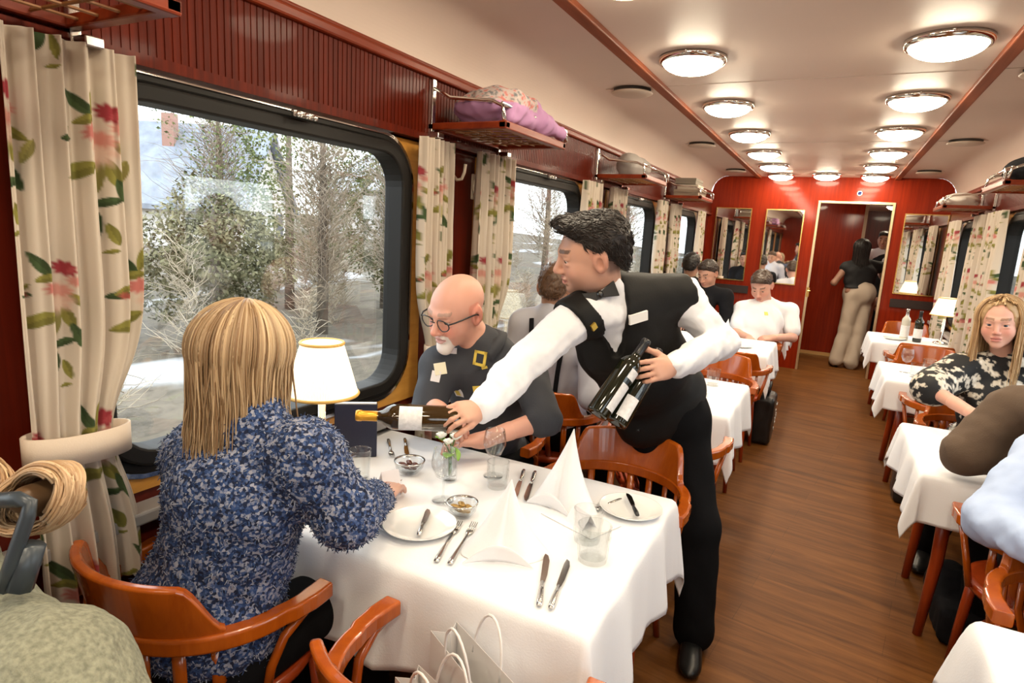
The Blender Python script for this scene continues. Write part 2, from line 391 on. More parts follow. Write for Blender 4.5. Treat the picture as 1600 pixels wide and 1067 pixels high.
def rrect(cy, cz, hw, hh, r, n=8):
    out = []
    for qx, qz, a0 in ((1, 1, 0), (-1, 1, 90), (-1, -1, 180), (1, -1, 270)):
        for i in range(n+1):
            a = R(a0+90*i/n); out.append((cy+qx*(hw-r)+r*math.cos(a), cz+qz*(hh-r)+r*math.sin(a)))
    return out
def ring(mb, A, B, x0, x1):
    "closed frame between outline A (outer) and B (inner), from x0 to x1"
    n = len(A); v = [(x0, *p) for p in A]+[(x0, *p) for p in B]+[(x1, *p) for p in A]+[(x1, *p) for p in B]; f = []
    for i in range(n):
        j = (i+1) % n
        f += [(i, j, n+j, n+i), (2*n+i, 3*n+i, 3*n+j, 2*n+j), (i, 2*n+i, 2*n+j, j), (n+i, n+j, 3*n+j, 3*n+i)]
    return mb.add(v, f)
def side_wall(side):
    X = XL if side < 0 else XR; s = side; nm = 'left' if s < 0 else 'right'
    def bx(mb, xa, xb, y0, y1, z0, z1):   # xa, xb measured into the room from the wall face
        x = sorted((X-s*xa, X-s*xb)); return mb.b2((x[0], y0, z0), (x[1], y1, z1))
    w = MB(); bx(w, -.08, 0, Y0, Y1, 0, .84); bx(w, -.08, 0, Y0, Y1, 1.93, 2.22)
    prev = Y0
    for wr in WRS:
        a, b = wr-GW-.17, wr+.17
        if b < Y0: continue
        bx(w, -.08, 0, prev, a, .84, 1.93); prev = b
    bx(w, -.08, 0, prev, Y1, .84, 1.93)
    struct('wall_'+nm, w, MAHOG)
    # ribbed fascia above the windows, with a moulding at its top and bottom edges
    f = MB(); y = Y0
    while y < Y1-.01:
        bx(f, 0, .030, y, y+.017, 1.965, 2.20); bx(f, 0, .0275, y+.017, y+.022, 1.965, 2.20); y += .022
    bx(f, 0, .045, Y0, Y1, 1.94, 1.968)
    struct('trim_4' if s < 0 else 'trim_7', f, FASC)
    m = MB(); bx(m, -.01, .05, Y0, Y1, 2.19, 2.225); bx(m, -.01, .032, Y0, Y1, 2.225, 2.245); struct('trim_5' if s < 0 else 'trim_8', m, RAILW, bevel=.008)
    l = MB(); bx(l, 0, .075, Y0, Y1, .775, .81); struct('trim_6' if s < 0 else 'trim_9', l, plain('grey_ledge'+nm, (.33, .31, .30), .4), bevel=.006)
    h = MB(); bx(h, 0, .05, Y0, Y1, .1, .47); y = Y0
    struct('baseboard_'+nm, h, plain('beige_heater'+nm, (.48, .41, .35), .5), bevel=.006)
    for i, wr in enumerate(WRS):
        cy = wr-GW/2; cz = (GZ0+GZ1)/2; hw = GW/2; hh = (GZ1-GZ0)/2; k = i+1 if s < 0 else i+11
        e = bpy.data.objects.new('window_%d' % k, None); COL.objects.link(e); e.location = (X, cy, cz); e['kind'] = 'structure'
        g = MB(); gx = X+s*.03
        A = rrect(0, 0, hw+.02, hh+.02, .14); n = len(A)
        g.add([(gx-X, *p) for p in A]+[(gx-X+s*.006, *p) for p in A], [tuple(range(n)), tuple(range(n, 2*n))[::-1]]+[(q, (q+1) % n, n+(q+1) % n, n+q) for q in range(n)])
        obj('pane', g, PANE, e)
        f = MB(); ring(f, rrect(0, 0, hw+.055, hh+.045, .17), rrect(0, 0, hw, hh, .12), -s*.035, s*.06)
        ring(f, rrect(0, 0, hw+.085, hh+.07, .19), rrect(0, 0, hw+.055, hh+.045, .17), -s*.02, s*.06)
        obj('window_frame', f, RUBBER, e, bevel=.008)
        c = MB(); ring(c, rrect(0, 0, hw+.097, hh+.082, .2), rrect(0, 0, hw+.083, hh+.068, .188), -s*.014, s*.02); obj('frame_trim', c, CHROME, e)
        u = MB()
        o4 = rrect(0, 0, hw+.17, .0+(1.93-.84)/2, .002); off = (.84+1.93)/2-cz; o4 = [(a, b+off) for a, b in o4]
        ring(u, o4, rrect(0, 0, hw+.096, hh+.081, .2), -s*.008, s*.07); obj('window_surround', u, YELW, e)
side_wall(-1); side_wall(1)

# ------------------------------------------------------------------ end wall, door opening, vestibule
DX0, DX1, DZ = -.25, .53, 2.14
w = MB()
def ceilz(x):
    d = min(x-XL, XR-x)
    return 2.20+(ZC-2.20)*math.sin(math.acos(max(0, min(1, 1-d/.2)))) if d < .2 else ZC
w.b2((XL, Y1, 0), (DX0, Y1+.06, 2.2)); w.b2((DX1, Y1, 0), (XR, Y1+.06, 2.2)); w.b2((DX0, Y1, DZ), (DX1, Y1+.06, 2.2))
top = [(x, ceilz(x)) for x in np.linspace(XL, XR, 80)]
w.prism([(XR, 2.2), (XL, 2.2)]+top, 1, Y1, Y1+.06)
struct('wall_end', w, MAHOGR)
w = MB(); w.b2((XL, Y0-.06, 0), (XR, Y0, 2.6)); struct('wall_rear', w, MAHOGR)
def mirror(n, x0, x1):
    e = thing('wall_mirror', ['brass-framed wall mirror nearest the left windows', 'brass-framed wall mirror just left of the doorway', 'brass-framed wall mirror right of the doorway'][n], 'mirror', ((x0+x1)/2, Y1, 1.57), 0, 'mirrors on the end wall')
    hw = (x1-x0)/2; hh = .465
    g = MB(); g.b2((-hw, -.014, -hh), (hw, -.001, hh)); obj('mirror_glass', g, MIRROR, e)
    f = MB()
    for a in ((-hw-.012, -hw, -hh-.012, hh+.012), (hw, hw+.012, -hh-.012, hh+.012)): f.b2((a[0], -.02, a[2]), (a[1], -.001, a[3]))
    for a in ((-hh-.012, -hh), (hh, hh+.012)): f.b2((-hw, -.02, a[0]), (hw, -.001, a[1]))
    obj('frame', f, BRASS, e)
for n, (a, b) in enumerate(((-1.49, -1.06), (-.86, -.43), (.68, 1.10))): mirror(n, a, b)
for n, (a, b) in enumerate(((-1.5, -.98), (.66, 1.13))):
    p = obj('wall_board', MB().b2((a, Y1-.02, .93), (b, Y1-.001, 1.03)), plain('dark_board%d' % n, (.02, .008, .006), .4))
    tag(p, ['dark board on the end wall under the left mirrors', 'dark board on the end wall right of the doorway'][n], 'board', 'dark boards on the end wall')
f = MB(); f.b2((DX0-.03, Y1-.012, 0), (DX0, Y1+.07, DZ+.03)); f.b2((DX1, Y1-.012, 0), (DX1+.03, Y1+.07, DZ+.03)); f.b2((DX0, Y1-.012, DZ), (DX1, Y1+.07, DZ+.03))
struct('trim_10', f, plain('door_brass', (.75, .58, .36), .3, .8), bevel=.004)
v = MB(); v.b2((-1.2, 10.25, 0), (.33, 10.31, 2.25)); struct('wall_vestibule', v, MAHOGR)
v = MB(); v.b2((-1.2, Y1+.06, 0), (-1.14, 10.3, 2.25)); v.b2((1.0, Y1+.06, 0), (1.06, 12.4, 2.25)); v.b2((-1.2, 12.34, 0), (1.06, 12.4, 2.25)); struct('wall_corridor', v, MAHOG)
struct('trim_11', MB().b2((-1.14, 10.235, 0), (.40, 10.25, .05)), plain('kick_brass', (.8, .5, .2), .35, .7))
struct('trim_12', MB().b2((.29, 10.20, 0), (.33, 10.25, 2.25)), plain('pale_jamb', (.35, .22, .13), .4))
v = MB(); v.b2((-1.2, Y1+.06, 2.25), (1.06, 12.4, 2.3)); struct('ceiling_vestibule', v, CEIL)
e = thing('sign_plate', 'small blue round sign above the doorway', 'sign', (.16, Y1, 2.27))
q = MB(); q.lathe([(0, 0), (.022, 0), (.022, .004), (0, .004)], (0, 0, 0), 24, (0, -1, 0)); obj('disc', q, plain('sign_blue', (.02, .03, .12), .5, spec=.1), e)
q = MB(); q.lathe([(.022, 0), (.027, 0), (.027, .005), (.022, .005)], (0, 0, 0), 24, (0, -1, 0)); obj('rim', q, STEEL, e)
e = thing('door_latch', 'small brass latch on the left door jamb', 'latch', (DX0-.005, Y1-.012, 1.02))
obj('plate', MB().b2((-.02, -.006, -.06), (.015, 0, .06)), BRASS, e); obj('lever', MB().tube([(0, -.006, .02), (0, -.04, .02), (.03, -.045, .02)], .007), BRASS, e)

# ------------------------------------------------------------------ ceiling lamps and vents
DOME = plain('lamp_dome', (.9, .85, .7), .4, emit=((1.0, .86, .64), LAMP_E))
def lamp_proto():
    e = thing('ceiling_lamp', 'x', 'ceiling lamp', (0, 0, ZC), 0, 'round ceiling lamps')
    r = MB(); r.lathe([(.13, 0), (.158, 0), (.160, -.012), (.152, -.028), (.140, -.030), (.137, -.022)], seg=48); obj('chrome_rim', r, CHROME, e, smooth=True)
    d = MB(); d.lathe([(.141, -.018)]+[(.141*math.cos(a), -.018-.058*math.sin(a)) for a in np.linspace(.05, math.pi/2-.001, 12)], seg=48); obj('dome', d, DOME, e, smooth=True)
    for q_ in (.158, -.158): obj('clip', MB().ball((0, q_, -.006), .008), CHROME, e, smooth=True)
    return e
LP = lamp_proto(); first = True
names = ['nearest', 'second', 'third', 'fourth', 'fifth', 'last']
ys = [-2.3, -1.2, -.1, 1.0, 2.1, 3.17, 4.26, 5.35, 6.45, 7.5, 8.5]
for side, x in (('left', -.73), ('right', .29)):
    for i, y in enumerate(ys):
        if y < 3: lab = 'round ceiling lamp overhead, behind the camera, out of the picture'
        else: lab = '%s lit round ceiling lamp from the camera along the %s ceiling trim' % (names[i-5], side)
        if first: LP.location = (x, y, ZC); LP['label'] = lab; first = False
        else: dup(LP, (x, y, ZC), 0, lab)
dup(LP, (-.22, 8.42, ZC), 0, 'lit round ceiling lamp in the middle, right above the end wall doorway')
e = dup(LP, (-.35, 9.5, 2.25), 0, 'added round lamp inside the doorway, unseen behind the end wall, brightening the vestibule')  # extra lamp, out of sight, put in to brighten the dark vestibule
e = dup(LP, (.7, 10.6, 2.25), 0, 'lit round lamp beyond the doorway in the corridor')
def vent_proto():
    e = thing('ceiling_vent', 'x', 'vent', (0, 0, ZC), 0, 'round ceiling vents')
    v = MB(); v.lathe([(.0, -.035), (.085, -.034), (.115, -.028), (.122, -.022), (.115, -.018), (.07, -.016)], seg=40); obj('cover', v, plain('vent_cover', (.50, .40, .32), .4), e, smooth=True)
    v = MB(); v.lathe([(.0, -.018), (.105, -.018), (.11, 0), (.0, 0)], seg=40); obj('throat', v, plain('vent_dark', (.03, .025, .02), .6), e)
    return e
VP = vent_proto(); first = True
for side, x in (('left', -1.2), ('right', .76)):
    for y, n in ((1.6, 0), (3.74, 1), (5.89, 2), (8.0, 3)):
        if n == 0: lab = 'round ceiling vent overhead near the camera beside the %s trim' % side
        else: lab = '%s beige round ceiling vent between the %s trim and the windows' % (['', 'nearest', 'middle', 'farthest'][n], side)
        if first: VP.location = (x, y, ZC); VP['label'] = lab; first = False
        else: dup(VP, (x, y, ZC), 0, lab)

# ------------------------------------------------------------------ curtains with printed roses
CREAM = np.array([.74, .65, .545])
def print_roses(U, W, seed, sx=.26, sz=.50):
    g = np.random.default_rng(seed); col = np.tile(CREAM, (len(U), 1)); col *= 1
    def blob(cx, cz, rx, rz, ang, c, amt=1.0, soft=.25):
        ca, sa = math.cos(ang), math.sin(ang); du = U-cx; dw = W-cz
        a = (du*ca+dw*sa)/rx; b = (-du*sa+dw*ca)/rz
        d = np.sqrt(a*a+b*b)+.12*np.sin(9*np.arctan2(b, a)+cx*90)
        m = np.clip((1-d)/soft, 0, 1)[:, None]*amt; col[:] = col*(1-m)+np.array(c)*m
    def leaf(cx, cz, L, ang, c):
        ca, sa = math.cos(ang), math.sin(ang); du = U-cx; dw = W-cz
        a = (du*ca+dw*sa)/L; b = (-du*sa+dw*ca)/L
        wd = .36*np.clip(1-a*a, 0, 1)**.8; m = (np.clip((wd-np.abs(b))/.05, 0, 1)*(np.abs(a) < 1))[:, None]
        cc = np.array(c)*(1+.35*np.sign(b)[:, None]*.5); col[:] = col*(1-m)+cc*m
    OL = (.27, .25, .055); GR = (.06, .10, .035); GY = (.36, .32, .10)
    j = 0
    for iz in range(-1, 6):
        for ix in range(-1, 5):
            cx = ix*sx+(iz % 2)*sx*.5+g.uniform(-.02, .02); cz = .70+iz*sz*.72+g.uniform(-.02, .02)
            s = g.uniform(1.0, 1.25)
            for dx, dz, L, an, c in ((-.052, .035, .034, 2.3, GR), (-.022, .045, .030, 1.3, OL), (-.040, .008, .026, .3, OL), (-.060, -.085, .044, .45, OL), (-.004, -.095, .036, 1.5, GY), (.020, -.085, .032, 1.8, OL), (.040, -.045, .030, -.7, OL), (.036, -.125, .034, 1.95, GR), (.008, -.140, .026, .4, GR), (-.006, -.185, .028, 1.45, GR), (.016, -.200, .024, 1.8, OL), (.060, -.080, .026, 1.2, GY), (-.088, -.030, .022, .1, GR), (-.082, -.018, .016, .9, OL), (.012, -.235, .013, .3, OL)):
                leaf(cx+dx*s, cz+dz*s, L*s, an+g.uniform(-.12, .12), c)
            blob(cx, cz-.040*s, .036*s, .040*s, .2, (.74, .50, .40), .92, .5)
            blob(cx-.028*s, cz-.012*s, .026*s, .017*s, .5, (.62, .17, .15), .88, .4)
            blob(cx+.004*s, cz-.022*s, .028*s, .016*s, -.2, (.70, .30, .24), .8, .4)
            blob(cx+.034*s, cz-.002*s, .020*s, .014*s, -.4, (.66, .22, .18), .8, .5)
            blob(cx+.018*s, cz+.026*s, .026*s, .018*s, -.5, (.36, .022, .040), .97, .35)
            blob(cx+.028*s, cz+.022*s, .012*s, .008*s, .6, (.52, .09, .10), .8, .5)
            blob(cx+.003*s, cz-.050*s, .016*s, .020*s, .3, (.82, .66, .54), .85, .6)
            blob(cx-.082*s, cz-.030*s, .009*s, .009*s, 0, (.55, .12, .10), .8, .5)
    return col
FLORAL = attr('floral_curtain', .85, bump=.06, bscale=400, sheen=.1)
_nt = FLORAL.node_tree; _o = _nt.nodes['Material Output']; _tr = N(_nt, 'ShaderNodeBsdfTranslucent'); _mx = N(_nt, 'ShaderNodeMixShader'); _mx.inputs[0].default_value = .28
_nt.links.new([n for n in _nt.nodes if n.type == 'ATTRIBUTE'][0].outputs['Color'], _tr.inputs[0]); _nt.links.new(_nt.nodes['Principled BSDF'].outputs[0], _mx.inputs[1]); _nt.links.new(_tr.outputs[0], _mx.inputs[2]); _nt.links.new(_mx.outputs[0], _o.inputs[0])
PLAINC = plain('tieback_cloth', (.70, .58, .47), .85, bump=.1, bscale=300)
def curtain(label, side, y0, y1, nu, nv, seed, open_to=1, ztop=1.945, zbot=.66, tie=True, pleats=6, depth=.026):
    X = (XL if side < 0 else XR)-side*.085; W = y1-y0
    e = thing('window_curtain', label, 'curtain', (X, (y0+y1)/2, zbot), 0, 'floral window curtains')
    v = []; uu = []; ww = []; g = np.random.default_rng(seed); ph = g.uniform(0, 6)
    for j in range(nv):
        t = j/(nv-1); z = ztop+(zbot-ztop)*t
        zt = 1.06; pin = math.exp(-((z-zt)/.17)**2) if tie else 0
        low = max(0, (zt-z)/(zt-zbot)) if z < zt else 0
        wsc = 1-.34*pin-.10*(1-pin)*(z < zt); amp = depth*(.55+.6*t)*(1-.55*pin)+.006
        for i in range(nu):
            u = i/(nu-1); p = u*pleats*2*math.pi+ph+.9*math.sin(2.3*u+2*t)
            yy = (u-(.5-.5*open_to*.9 if tie else .5))*W*wsc; yy += (.5-.5*open_to*.9 if tie else .5)*W-W/2
            yy += .004*math.sin(p*1.0+1.1)*(1-pin)
            xx = -side*(amp*(math.sin(p)+.35*math.sin(2.3*p+ph+t))) - side*(.035*pin*math.sin(math.pi*u))+(-side)*.01*low*math.sin(4*u)
            v.append((xx, yy, z-zbot)); uu.append((xx, yy)); ww.append(z)
    q_ = np.array(uu).reshape(nv, nu, 2)[nv//6]; uu = np.concatenate([[0], np.cumsum(np.linalg.norm(np.diff(q_, axis=0), axis=1))]); uu = np.tile(uu*.72+(.13*seed) % .5, nv)
    f = [(j*nu+i, j*nu+i+1, (j+1)*nu+i+1, (j+1)*nu+i) for j in range(nv-1) for i in range(nu-1)]
    mb = MB(); mb.add(v, f, print_roses(np.array(uu), np.array(ww), seed)); obj('drape', mb, FLORAL, e, smooth=True, solid=.002)
    if tie:
        tb = MB(); pts = []
        c0 = (.5-.5*open_to*.9)*W-W/2
        nn = 28
        for k in range(nn):
            a = 2*math.pi*k/nn; yc = (.5-(.5-.5*open_to*.9))*W*.66+c0
            pts.append((-side*(.02+.052*math.sin(a)), yc+(.56*W*.66+.012)*math.cos(a), 1.06-zbot))
        vv = []
        for zz in (-.034, .034):
            vv += [(p[0], p[1], p[2]+zz-.05*(p[1]-c0)*open_to) for p in pts]
        tb.add(vv, [(k, (k+1) % nn, nn+(k+1) % nn, nn+k) for k in range(nn)]); obj('tieback', tb, PLAINC, e, smooth=True, solid=.006)
    return e
curtain('cream rose-print curtain tied back at the left edge of the nearest window', -1, .665, .935, 150, 430, 3, 1, pleats=5, depth=.018)
wn = {1: 'second', 2: 'third', 3: 'farthest'}
curtain('rose-print curtain at the right edge of the nearest left window, behind the bald man', -1, 2.095, 2.32, 70, 220, 5, -1, depth=.018)
for k in (1, 2, 3):
    wr = 2.04+1.92*k
    curtain('rose-print curtain at the near edge of the %s left window' % wn[k], -1, wr-1.43, wr-1.10, 60, 180, 10+k, 1)
    curtain('rose-print curtain at the far edge of the %s left window' % wn[k], -1, wr-.05, wr+.25, 60, 180, 20+k, -1)
for k in (1, 2, 3):
    wr = 2.04+1.92*k
    curtain('rose-print curtain at the near edge of the %s right window' % wn[k], 1, wr-1.36, wr-.92, 60, 180, 30+k, 1, tie=False)
    curtain('rose-print curtain at the far edge of the %s right window' % wn[k], 1, wr-.12, wr+.42, 60, 180, 40+k, -1, tie=False)

# ------------------------------------------------------------------ wall hooks, window lock plates, cord
def hook_proto():
    e = thing('coat_hook', 'x', 'coat hook', (0, 0, 0), 0, 'coat hooks between the windows')
    obj('plate', MB().b2((0, -.012, -.03), (.006, .012, .03)), plain('ivory', (.72, .62, .48), .35), e, bevel=.003)
    obj('hook', MB().tube([(.004, 0, -.01), (.03, 0, -.035), (.055, 0, -.03), (.068, 0, 0), (.072, 0, .035)], .007, 8), bpy.data.materials['ivory'], e, smooth=True)
    return e
h = hook_proto(); h.location = (XL, 2.44, 1.84); h['label'] = 'ivory coat hook on the dark pier behind the bald man'
dup(h, (XL, 4.50, 1.80), 0, 'ivory coat hook above the dark hanging coat')
dup(h, (XL, 6.42, 1.80), 0, 'ivory coat hook on the pier between third and farthest left windows')
e = thing('tieback_bracket', 'square ivory bracket with a round ring, beside the second left window', 'bracket', (XL, 2.64, 1.79))
b = MB(); b.b2((0, -.03, -.06), (.01, .03, .06)); obj('plate', b, bpy.data.materials['ivory'], e, bevel=.004)
b = MB(); b.tube([(.02+.0*k, .035*math.cos(a), .035*math.sin(a)) for k, a in enumerate(np.linspace(0, 2*math.pi, 20))], .009, 6); obj('ring', b, bpy.data.materials['ivory'], e, smooth=True)
for i, (y, lab) in enumerate(((1.50, 'steel catch above the nearest left window'), (3.42, 'steel catch above the second left window'), (5.3, 'steel catch above the third left window'))):
    e = thing('window_catch', lab, 'catch', (XL+.062, y, 1.925), 0, 'steel window catches')
    obj('plate', MB().b2((-.012, -.05, -.02), (.0, .05, .0)), STEEL, e, bevel=.002)
    c = MB()
    for q in (-.035, 0, .035): c.ball((.004, q, -.012), .010)
    obj('knob', c, CHROME, e, smooth=True)
c = MB(); c.tube([(XL+.02, .60, 1.62), (XL+.02, .612, 1.52), (XL+.02, .622, 1.42), (XL+.025, .618, 1.36), (XL+.03, .635, 1.31)], .0035, 6); c.tube([(XL+.02, .597, 1.62), (XL+.02, .600, 1.45), (XL+.028, .60, 1.38), (XL+.03, .615, 1.345)], .003, 6)
tag(obj('curtain_cord', c, plain('cord_white', (.7, .6, .55), .7), smooth=True), 'thin white cord hanging on the dark panel left of the nearest curtain', 'cord')

# ------------------------------------------------------------------ luggage racks
NET = plain('rack_net', (.24, .10, .03), .5)
def rack_proto(s=-1):
    e = thing('luggage_rack', 'x', 'luggage rack', (0, 0, 0), 0, 'luggage racks')
    L = .30; D = .37
    f = MB(); f.b2((0, -L, .0), (D, -L+.035, .028)); f.b2((0, L-.035, .0), (D, L, .028)); f.b2((D-.035, -L, -.002), (D, L, .03)); f.b2((0, -L, 0), (.03, L, .028))
    obj('shelf_frame', f, RAILW, e, bevel=.005)
    n = MB()
    for k in range(1, 8): y = -L+.035+k*(2*L-.07)/8; n.tube([(.02, y, .014), (D-.02, y, .010)], .004, 5)
    for k in range(1, 5): x = k*D/5; n.tube([(x, -L+.02, .012), (x, L-.02, .012)], .0035, 5)
    obj('net', n, NET, e)
    for sg in (-1, 1):
        y = sg*(L-.012)
        obj('post', MB().b2((-.0, y-.012, -.03), (.022, y+.012, .20)), CHROME, e, bevel=.003)
        obj('side_rail', MB().tube([(.01, y, .17), (.10, y, .125), (D-.07, y, .105), (D-.025, y, .085), (D-.015, y, .03)], .008, 8), CHROME, e, smooth=True)
    r = MB(); r.tube([(D-.03, -L+.012, .095), (D-.03, L-.012, .095)], .008, 8); r.tube([(D-.03, L-.02, .095), (D-.0, L-.01, .085), (D+.002, L-.006, .03)], .008, 8); obj('front_rail', r, CHROME, e, smooth=True)
    for q_ in (-L, L): obj('bracket', MB().b2((0, q_-.02, -.035), (.07, q_+.02, -.012)), STEEL, e, bevel=.003)
    return e
rk = rack_proto(); rk.location = (XL+.03, .55, 1.975); rk['label'] = 'luggage rack at the top left corner over the nearest curtain'
dup(rk, (XL+.03, 2.50, 1.985), 0, 'luggage rack with the pink jacket over the nearest pier')
dup(rk, (XL+.03, 4.50, 1.985), 0, 'luggage rack with the grey bag between second and third left windows')
dup(rk, (XL+.03, 6.45, 1.985), 0, 'luggage rack with stacked boxes, farthest on the left')
dup(rk, (XR-.03, 4.55, 1.985), R(180), 'luggage rack nearest on the right wall')
dup(rk, (XR-.03, 6.75, 1.985), R(180), 'luggage rack farthest on the right wall, with white bundle')
# ------------------------------------------------------------------ bentwood armchairs
def rail_xy(a, o=0.0):          # a from 0 (right arm side) over the back to pi (left)
    return ((.272+o)*math.cos(a), -.03-(.245+o)*math.sin(a))
def sweep(mb, pts, prof, side):
    "pts: (p, outward) ; prof: (outward, up) section"
    n = len(prof); v = []
    for (p, o), sc in zip(pts, side):
        for (a, b) in prof: v.append((p[0]+o[0]*a*sc, p[1]+o[1]*a*sc, p[2]+b))
    f = [(i*n+k, i*n+(k+1) % n, (i+1)*n+(k+1) % n, (i+1)*n+k) for i in range(len(pts)-1) for k in range(n)]
    f += [tuple(range(n))[::-1], tuple((len(pts)-1)*n+k for k in range(n))]
    return mb.add(v, f)
def chair_proto():
    e = thing('bentwood_armchair', 'x', 'chair', (0, 0, 0), 0, 'bentwood dining armchairs')
    s = MB(); s.lathe([(0, .452), (.18, .452), (.205, .460), (.222, .462), (.232, .455), (.234, .440), (.225, .425), (.0, .425)], seg=40); s.v = [(x*1.05, y*1.02+.02, z) for x, y, z in s.v]; obj('seat', s, LEGW, e, smooth=True)
    a = MB(); p = MB()
    prof = [(-.020, -.016), (-.016, -.021), (.016, -.021), (.021, -.016), (.021, .016), (.016, .021), (-.016, .021), (-.020, .016)]
    pts = []; sc = []
    for t in np.linspace(0, 1, 8)[:-1]: pts.append(((.286+.006*math.sin(t*3), .115-.145*t, .672), (1, 0))); sc.append(1.25 if t < .5 else 1.1)
    for w in np.linspace(0, math.pi, 30): x, y = rail_xy(w, .01*(1-abs(math.sin(w)))); pts.append(((x, y, .672), (math.cos(w), -math.sin(w)))); sc.append(1)
    for t in np.linspace(1, 0, 8)[1:]: pts.append(((-.286-.006*math.sin(t*3), .115-.145*t, .672), (-1, 0))); sc.append(1.25 if t < .5 else 1.1)
    sweep(a, pts, prof, sc); obj('arm_rail', a, CHAIRW, e, bevel=.006, smooth=False)
    # the taller curved back board that stands on the rail
    W0, W1 = R(30), R(150); n = 44; v = []
    for i in range(n):
        t = i/(n-1); w = W0+(W1-W0)*t; q = min(t, 1-t)/.16; q = min(1, q); q = q*q*(3-2*q)
        hh = .014+.125*q*(1-.12*(2*t-1)**2); x, y = rail_xy(w); o = (math.cos(w), -math.sin(w))
        for (d, z) in ((-.012, 0), (.014, 0), (.014+.030*hh/.14, hh-.006), (.009+.030*hh/.14, hh), (-.006+.030*hh/.14, hh), (-.012+.030*hh/.14, hh-.006)):
            v.append((x+o[0]*d, y+o[1]*d, .690+z))
    m = 6; f = [(i*m+k, i*m+(k+1) % m, (i+1)*m+(k+1) % m, (i+1)*m+k) for i in range(n-1) for k in range(m)]+[tuple(range(m))[::-1], tuple((n-1)*m+k for k in range(m))]
    p.add(v, f); obj('back_board', p, CHAIRW, e, bevel=.003)
    for i in range(7):
        w = R(34)+R(112)*i/6; x, y = rail_xy(w, -.004); xs, ys = .225*math.cos(w), .02-.215*math.sin(w)
        q = MB(); q.tube([(xs, ys, .445), (x*.96+xs*.04, y*.96+ys*.04, .56), (x, y, .66)], .016, 8, up=(math.cos(w), -math.sin(w), 0), sx=.38, sy=1.0); obj('back_slat', q, CHAIRW, e, smooth=True)
    for (x, y, fx, fy) in ((.175, .175, .20, .215), (-.175, .175, -.20, .215), (.15, -.15, .19, -.24), (-.15, -.15, -.19, -.24)):
        q = MB(); q.tube([(x, y, .44), ((x+fx)/2, (y+fy)/2, .22), (fx, fy, 0)], [.021, .019, .014], 10); obj('leg', q, LEGW, e, smooth=True)
    for sg in (1, -1):
        q = MB(); q.tube([(sg*.287, .095, .655), (sg*.286, .04, .645), (sg*.280, -.02, .61), (sg*.266, -.05, .54), (sg*.246, -.055, .45)], .0125, 8); obj('arm_brace', q, CHAIRW, e, smooth=True)
    q = MB(); q.tube([(.17*math.cos(t), .02+.17*math.sin(t), .24) for t in np.linspace(0, 2*math.pi, 25)], .009, 6, cap=False); obj('leg_ring', q, LEGW, e, smooth=True)
    return e
CH = chair_proto()
for c_ in kids(CH):
    for q_ in c_.data.vertices: q_.co.x *= .93; q_.co.y *= .97
CH.location = (-1.31, .97, 0); CH['label'] = 'glossy orange bentwood armchair of the woman in the blue sweater'
for x, y, r, lab in (
    (-.585, 1.00, 0, 'empty bentwood armchair in front with white paper bags on its seat'),
    (-.62, 2.09, 180, 'empty bentwood armchair between the white table and the waiter'),
    (-1.32, 2.36, 180, 'bentwood armchair of the bald man in the dark polo'),
    (-.60, 2.86, 0, 'bentwood armchair in the aisle just behind the waiter'),
    (-1.24, 2.98, 0, 'bentwood armchair under the man in the grey shirt'),
    (-.62, 4.22, 180, 'bentwood armchair on the far side of the second left table'),
    (-1.28, 4.22, 180, 'window-side bentwood armchair on the far side of the second left table'),
    (-.60, 4.90, 0, 'bentwood armchair on the near side of the third left table, by the black bag'),
    (-1.28, 4.90, 0, 'window-side bentwood armchair on the near side of the third left table'),
    (-.62, 6.16, 180, 'bentwood armchair under the man in the white tee shirt'),
    (-1.28, 6.16, 180, 'window-side bentwood armchair on the far side of the third left table'),
    (-.62, 6.82, 0, 'bentwood armchair on the near side of the farthest left table'),
    (-1.28, 6.82, 0, 'window-side bentwood armchair at the farthest left table'),
    (.78, 2.02, 180, 'bentwood armchair of the person in the light blue shirt'),
    (.80, 2.60, 0, 'bentwood armchair of the person in the brown sweater'),
    (.80, 4.00, 180, 'bentwood armchair of the blonde woman in the floral blouse'),
    (.78, 4.60, 0, 'bentwood armchair right behind the blonde woman, its arm at her wrist'),
    (.78, 5.88, 180, 'bentwood armchair on the far side of the third right table'),
    (.80, 6.52, 0, 'bentwood armchair on the near side of the farthest right table'),
    (.80, 7.85, 180, 'bentwood armchair against the end wall by the lit lamp')):
    dup(CH, (x, y, 0), R(r), lab)

